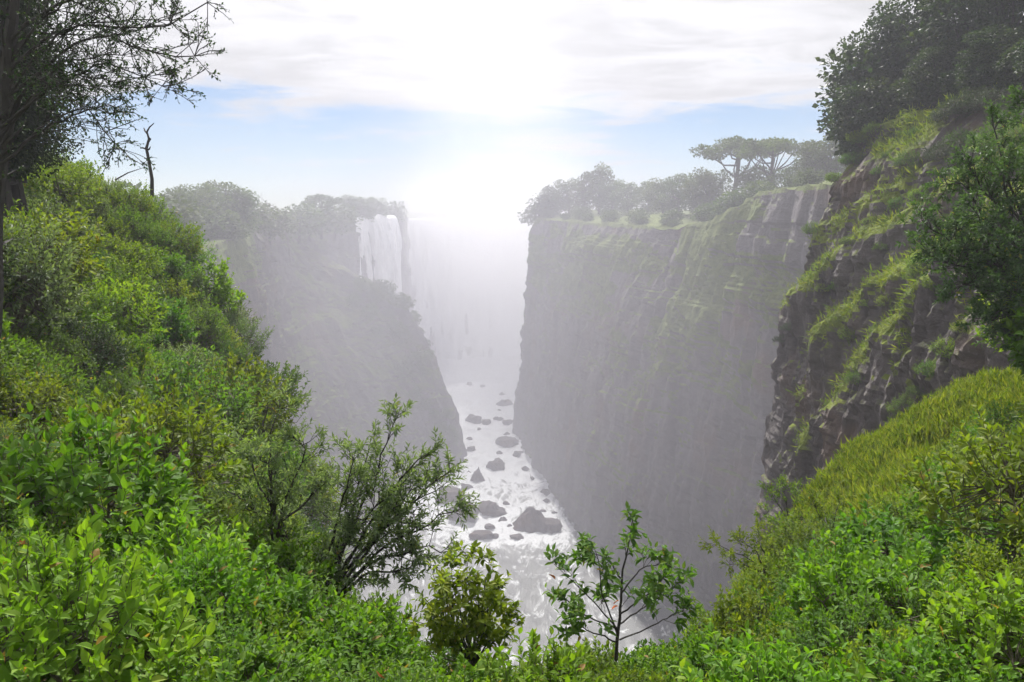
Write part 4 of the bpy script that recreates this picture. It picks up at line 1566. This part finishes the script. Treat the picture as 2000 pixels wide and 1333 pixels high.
# yellow-green rounded bush left of the sapling
b2 = P(925, 1300, 6.4)
st = []
for tgt in ((845, 1120, 6.4), (880, 1100, 6.6), (918, 1085, 6.4), (955, 1100, 6.3), (985, 1140, 6.4), (1000, 1190, 6.4), (830, 1170, 6.3), (870, 1150, 6.1), (925, 1140, 6.1), (960, 1170, 6.1), (900, 1190, 6.0), (1005, 1225, 6.3), (815, 1215, 6.4), (850, 1215, 6.1), (950, 1225, 6.0)):
    st.append(([b2 * 0] + rel(b2, (925 + (tgt[0] - 925) * .5, 1300 + (tgt[1] - 1300) * .55, 6.35), tgt), .010))
stem, lv = branch_plant(st, 8, 5, .085, .5, LEAF9, M['leaf_yellow'], .09, 303, .004, .06, .6, (1.3, .8), .15)
yb = thing('yellow_bush', [('stem', stem)], b2, 'rounded yellow-green bush between the dark shrub and the sapling', 'shrub')
rest = leaf_parts(yb, lv, M['leaf_yellow'], .52, 300)
if len(rest):
    V, F, a = leaves(*[v[rest] for v in lv[:4]], .52, LEAF9, lv[4][rest])
    obj('foliage', mesh_from('foliage', V, F, M['leaf_yellow'], False, {'leaf': a}), yb, kind='stuff')

# twiggy saplings at the broken edge of the right bank
for i, (bx, by, Y, tops, mk, lab) in enumerate((
        (1500, 1120, 15, ((1395, 1065), (1440, 1050), (1480, 1030), (1420, 1095)), 'leaf_yellow', 'twiggy yellow-green sapling reaching out from the right bank edge'),
        (1545, 1040, 20, ((1500, 960), (1530, 940), (1560, 955), (1480, 1000)), 'leaf_mid', 'thin twiggy sapling at the foot of the right cliff'),
        (1620, 1080, 16, ((1590, 985), (1640, 975), (1560, 1010), (1610, 1000)), 'leaf_yellow', 'slim leafy sapling on the right bank before the grassy crest'))):
    bb = P(bx, by, Y)
    st = [([bb * 0] + rel(bb, ((bx + tx) / 2, (by + ty) / 2 - 8, Y), (tx, ty, Y + .4 * k)), .018) for k, (tx, ty) in enumerate(tops)]
    stem, lv = branch_plant(st, 9, 6, .11, .4, LEAF5, M[mk], .2, 310 + i, .008, .13)
    V, F, a = leaves(*lv[:4], .4, LEAF5, lv[4])
    thing('bank_sapling', [('stem', stem), ('foliage', mesh_from('foliage', V, F, M[mk], False, {'leaf': a}))], bb, lab, 'tree', 'saplings on the right bank')


def limb_tree(base, limbs, trunk, nsh, m, leaflen, width, mat, sh_len, seed, label, jit=.4, twig=.012, name='leafy_tree', droop=0.0, bark='bark_dark', spread=(1.2, .5)):
    stem, lv = branch_plant([trunk] + limbs, nsh, m, leaflen, width, LEAF5, mat, sh_len, seed, twig, jit, .5, spread, droop)
    V, F, a = leaves(*lv[:4], width, LEAF5, lv[4])
    stem.materials[0] = M[bark]
    return thing(name, [('trunk', stem), ('crown', mesh_from('crown', V, F, mat, False, {'leaf': a}))], base, label, 'tree')


# glossy tree at the right edge
b3 = P(2075, 790, 21)
limbs = []
for tgt in ((1800, 430, 20), (1830, 500, 19.5), (1850, 360, 20.5), (1900, 300, 20), (1950, 240, 21), (2010, 200, 20), (1880, 560, 19), (1930, 620, 19), (1910, 420, 18.5), (1960, 340, 18.5), (1980, 480, 18), (1860, 440, 21.5),
            (2040, 300, 19), (2060, 450, 18), (1990, 580, 18.2), (1810, 460, 21), (1930, 500, 20), (2100, 350, 20), (2080, 220, 21), (1975, 660, 19)):
    limbs.append((rel(b3, (2060, 680, 21), (2040 + (tgt[0] - 2040) * .5, 600 + (tgt[1] - 600) * .55, 20.5), tgt), .05))
limb_tree(b3, limbs, ([b3 * 0] + rel(b3, (2060, 690, 21), (2040, 560, 20.5), (2030, 380, 20)), .14), 36, 9, .16, .42, M['leaf_gloss'], .3, 320,
          'glossy dark green tree leaning in from the right edge', .38, name='glossy_tree')

# big tree at the top left with bare twigs over the sky
b4 = P(-30, 700, 14)
limbs = []
for a1, a2, rr in (((180, 20, 13.5), (405, 5, 12.5), .06), ((200, 60, 13), (380, 110, 12.5), .055), ((210, 110, 13), (345, 165, 12.6), .04), ((170, 140, 13.5), (280, 150, 13), .045), ((150, 60, 14), (330, 40, 13.5), .05),
                   ((140, 200, 14), (235, 290, 13.5), .045), ((120, 230, 14), (222, 210, 13.5), .04), ((160, -40, 14), (300, -30, 13), .06), ((120, 160, 13), (215, 170, 12.4), .04), ((150, 100, 14), (260, 95, 13.5), .045), ((130, 10, 14), (240, 60, 13), .05)):
    limbs.append((rel(b4, (-12 + a1[1] * -.05, min(330, a1[1] + 150), 14), ((a1[0]) * .55, a1[1] + 42, 14), a1, a2), rr * .6))
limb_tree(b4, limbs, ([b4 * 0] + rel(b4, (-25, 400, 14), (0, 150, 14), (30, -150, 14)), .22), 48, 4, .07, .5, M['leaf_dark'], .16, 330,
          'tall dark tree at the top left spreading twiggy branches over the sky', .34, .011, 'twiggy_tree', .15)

# dense dark crowns behind it
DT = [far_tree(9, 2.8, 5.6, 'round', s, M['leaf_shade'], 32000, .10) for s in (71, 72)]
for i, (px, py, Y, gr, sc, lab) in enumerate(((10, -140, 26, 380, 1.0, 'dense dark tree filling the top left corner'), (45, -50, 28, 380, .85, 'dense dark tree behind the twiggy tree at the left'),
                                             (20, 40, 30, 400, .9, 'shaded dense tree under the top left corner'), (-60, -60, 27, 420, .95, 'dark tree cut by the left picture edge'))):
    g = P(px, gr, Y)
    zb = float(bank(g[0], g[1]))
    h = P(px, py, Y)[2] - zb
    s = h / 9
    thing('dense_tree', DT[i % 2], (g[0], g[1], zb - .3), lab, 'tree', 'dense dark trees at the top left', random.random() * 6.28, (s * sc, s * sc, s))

# dead snag on the left slope
b5 = P(297, 385, 39)
acc = Acc()
acc.add(*tube([b5 * 0] + rel(b5, (297, 350, 39), (291, 315, 39), (286, 290, 39), (291, 272, 39), (287, 258, 39), (292, 249, 39), (301, 241, 39)), [.10, .085, .075, .07, .055, .045, .035, .02], 7))
for q in (((287, 292, 39), (279, 289, 39), (274, 290, 39)), ((287, 294, 39), (292, 291, 38.7), (294, 287, 38.6)), ((288, 262, 39), (283, 256, 39.2), (281, 250, 39.3)), ((291, 276, 39), (294, 272, 38.8), (290, 268, 38.7))):
    acc.add(*tube(rel(b5, *q), [.05, .04, .02], 5))
thing('dead_snag', [('trunk', acc.mesh('trunk', M['bark_dark']))], b5, 'crooked dead snag standing against the blue sky on the left', 'dead tree')
# thin dry stems poking out of the left slope
for i, (q, lab) in enumerate(((((225, 352, 34), (250, 338, 34), (283, 327, 34)), 'thin dry stem arching right below the dead snag'), (((222, 218, 16), (242, 220, 16), (262, 221, 16)), 'thin dry twig sticking out of the dark tree, lower one'),
                              (((215, 196, 16), (240, 194, 16), (254, 200, 16)), 'thin dry twig sticking out of the dark tree, upper one'))):
    bb = P(*q[0])
    a_ = Acc()
    a_.add(*tube(rel(bb, *q), np.array((.03, .022, .008)) * q[0][2] / 30, 5))
    s_ = obj('dry_twig', a_.mesh('dry_twig', M['bark_dark']), None, lab, 'twig', None, None, bb)

# orange flowers in the thicket
for i, (px, py, Y, lab) in enumerate(((1735, 1126, 7.8, 'small pink-orange flower in the right thicket, upper one of two'), (1732, 1144, 7.6, 'small orange flower in the right thicket, lower one of two'),
                                      (740, 1322, 3.1, 'small orange flower at the bottom edge left of centre'), (42, 1064, 5.6, 'small pink flower at the left picture edge'), (52, 1182, 4.2, 'tiny red flower low at the left picture edge'))):
    a_ = Acc()
    for k in range(6):
        an = k * 1.047
        V, F, at = leaves(np.zeros((1, 3)), np.array([(math.cos(an), math.sin(an), .5)]), np.array([(0, 0, 1.)]), .028 * Y ** .5 / 1.6, .6, LEAF5)
        a_.add(V, F)
    obj('flower', a_.mesh('flower', M['flower']), None, lab, 'flower', 'flowers in the thicket', None, P(px, py, Y), (.9, .2 * i, i), 1.0)


# ------------------------------------------------------------------ haze and spray
def box_mesh(name, lo, hi):
    lo, hi = np.array(lo, float), np.array(hi, float)
    V = [(x, y, z) for x in (lo[0], hi[0]) for y in (lo[1], hi[1]) for z in (lo[2], hi[2])]
    F = [(0, 1, 3, 2), (4, 6, 7, 5), (0, 4, 5, 1), (2, 3, 7, 6), (0, 2, 6, 4), (1, 5, 7, 3)]
    return mesh_from(name, V, F)


HAZE_D = 0.0008
m, T, out = new_mat('haze_air')
pv = T.n('ShaderNodeVolumePrincipled')
pv.inputs['Color'].default_value = (.76, .755, .86, 1)
pv.inputs['Density'].default_value = HAZE_D
pv.inputs['Density Attribute'].default_value = ''
pv.inputs['Anisotropy'].default_value = .1
T.link(pv.outputs[0], out.inputs['Volume'])
me = box_mesh('haze', (-440, -60, -87), (440, 720, 27))
me.materials.append(m)
obj('haze', me, None, 'thin pale haze filling the air of the gorge', 'haze', None, 'stuff')

m, T, out = new_mat('spray_air')
pos = T.n('ShaderNodeNewGeometry').outputs['Position']
x, y, z = T.sep(pos)
nz_ = T.noise(T.vmath('MULTIPLY', pos, (1, 1, .7)), .022, 3, .55)

wn = T.vmath('SUBTRACT', T.noise(pos, .013, 3, .6, color=True), (.5, .5, .5))
wpos = T.vmath('ADD', pos, T.vmath('MULTIPLY', wn, (90, 40, 130)))


def blob(c, r):
    v = T.vmath('DIVIDE', T.vmath('SUBTRACT', wpos, c), r)
    return T.mapr(T.vmath('LENGTH', v, out=1), 1.0, 0.0)


plume = T.math('MULTIPLY', T.math('MULTIPLY', blob((2, 376, -40), (62, 90, 120)), T.mapr(z, 50, -56)), .022)
plume = T.math('MULTIPLY_ADD', blob((-6, 376, 50), (88, 95, 120)), .006, plume)
plume = T.math('MULTIPLY_ADD', T.math('MULTIPLY', blob((-14, 428, -20), (84, 38, 92)), T.mapr(z, 44, -10)), .034, plume)
fade = T.math('MULTIPLY', T.mapr(z, 56, -24), T.mapr(y, 38, 130))
mist = T.math('MULTIPLY', fade, .0030)
den = T.math('MULTIPLY', T.math('ADD', plume, mist), T.mapr(nz_, .25, .75, .45, 1.55, False))
pv = T.n('ShaderNodeVolumePrincipled')
T.link(T.mix(T.mapr(plume, 0, .006), (.69, .685, .76, 1), (.985, .985, 1.0, 1)), pv.inputs['Color'])
pv.inputs['Density Attribute'].default_value = ''
T.link(T.mapr(plume, 0, .006, .1, .22), pv.inputs['Anisotropy'])
T.link(den, pv.inputs['Density'])
T.link(pv.outputs[0], out.inputs['Volume'])
me = box_mesh('spray', (-118, 40, -83), (118, 495, 120))
me.materials.append(m)
obj('spray', me, None, 'white spray drifting up from the foot of the falls', 'spray', None, 'stuff')

tris = sum(sum(len(p.vertices) - 2 for p in me.polygons) for me in bpy.data.meshes) if False else 0
print('objects', len(bpy.data.objects), 'verts', sum(len(me.vertices) for me in bpy.data.meshes), 'polys', sum(len(me.polygons) for me in bpy.data.meshes))
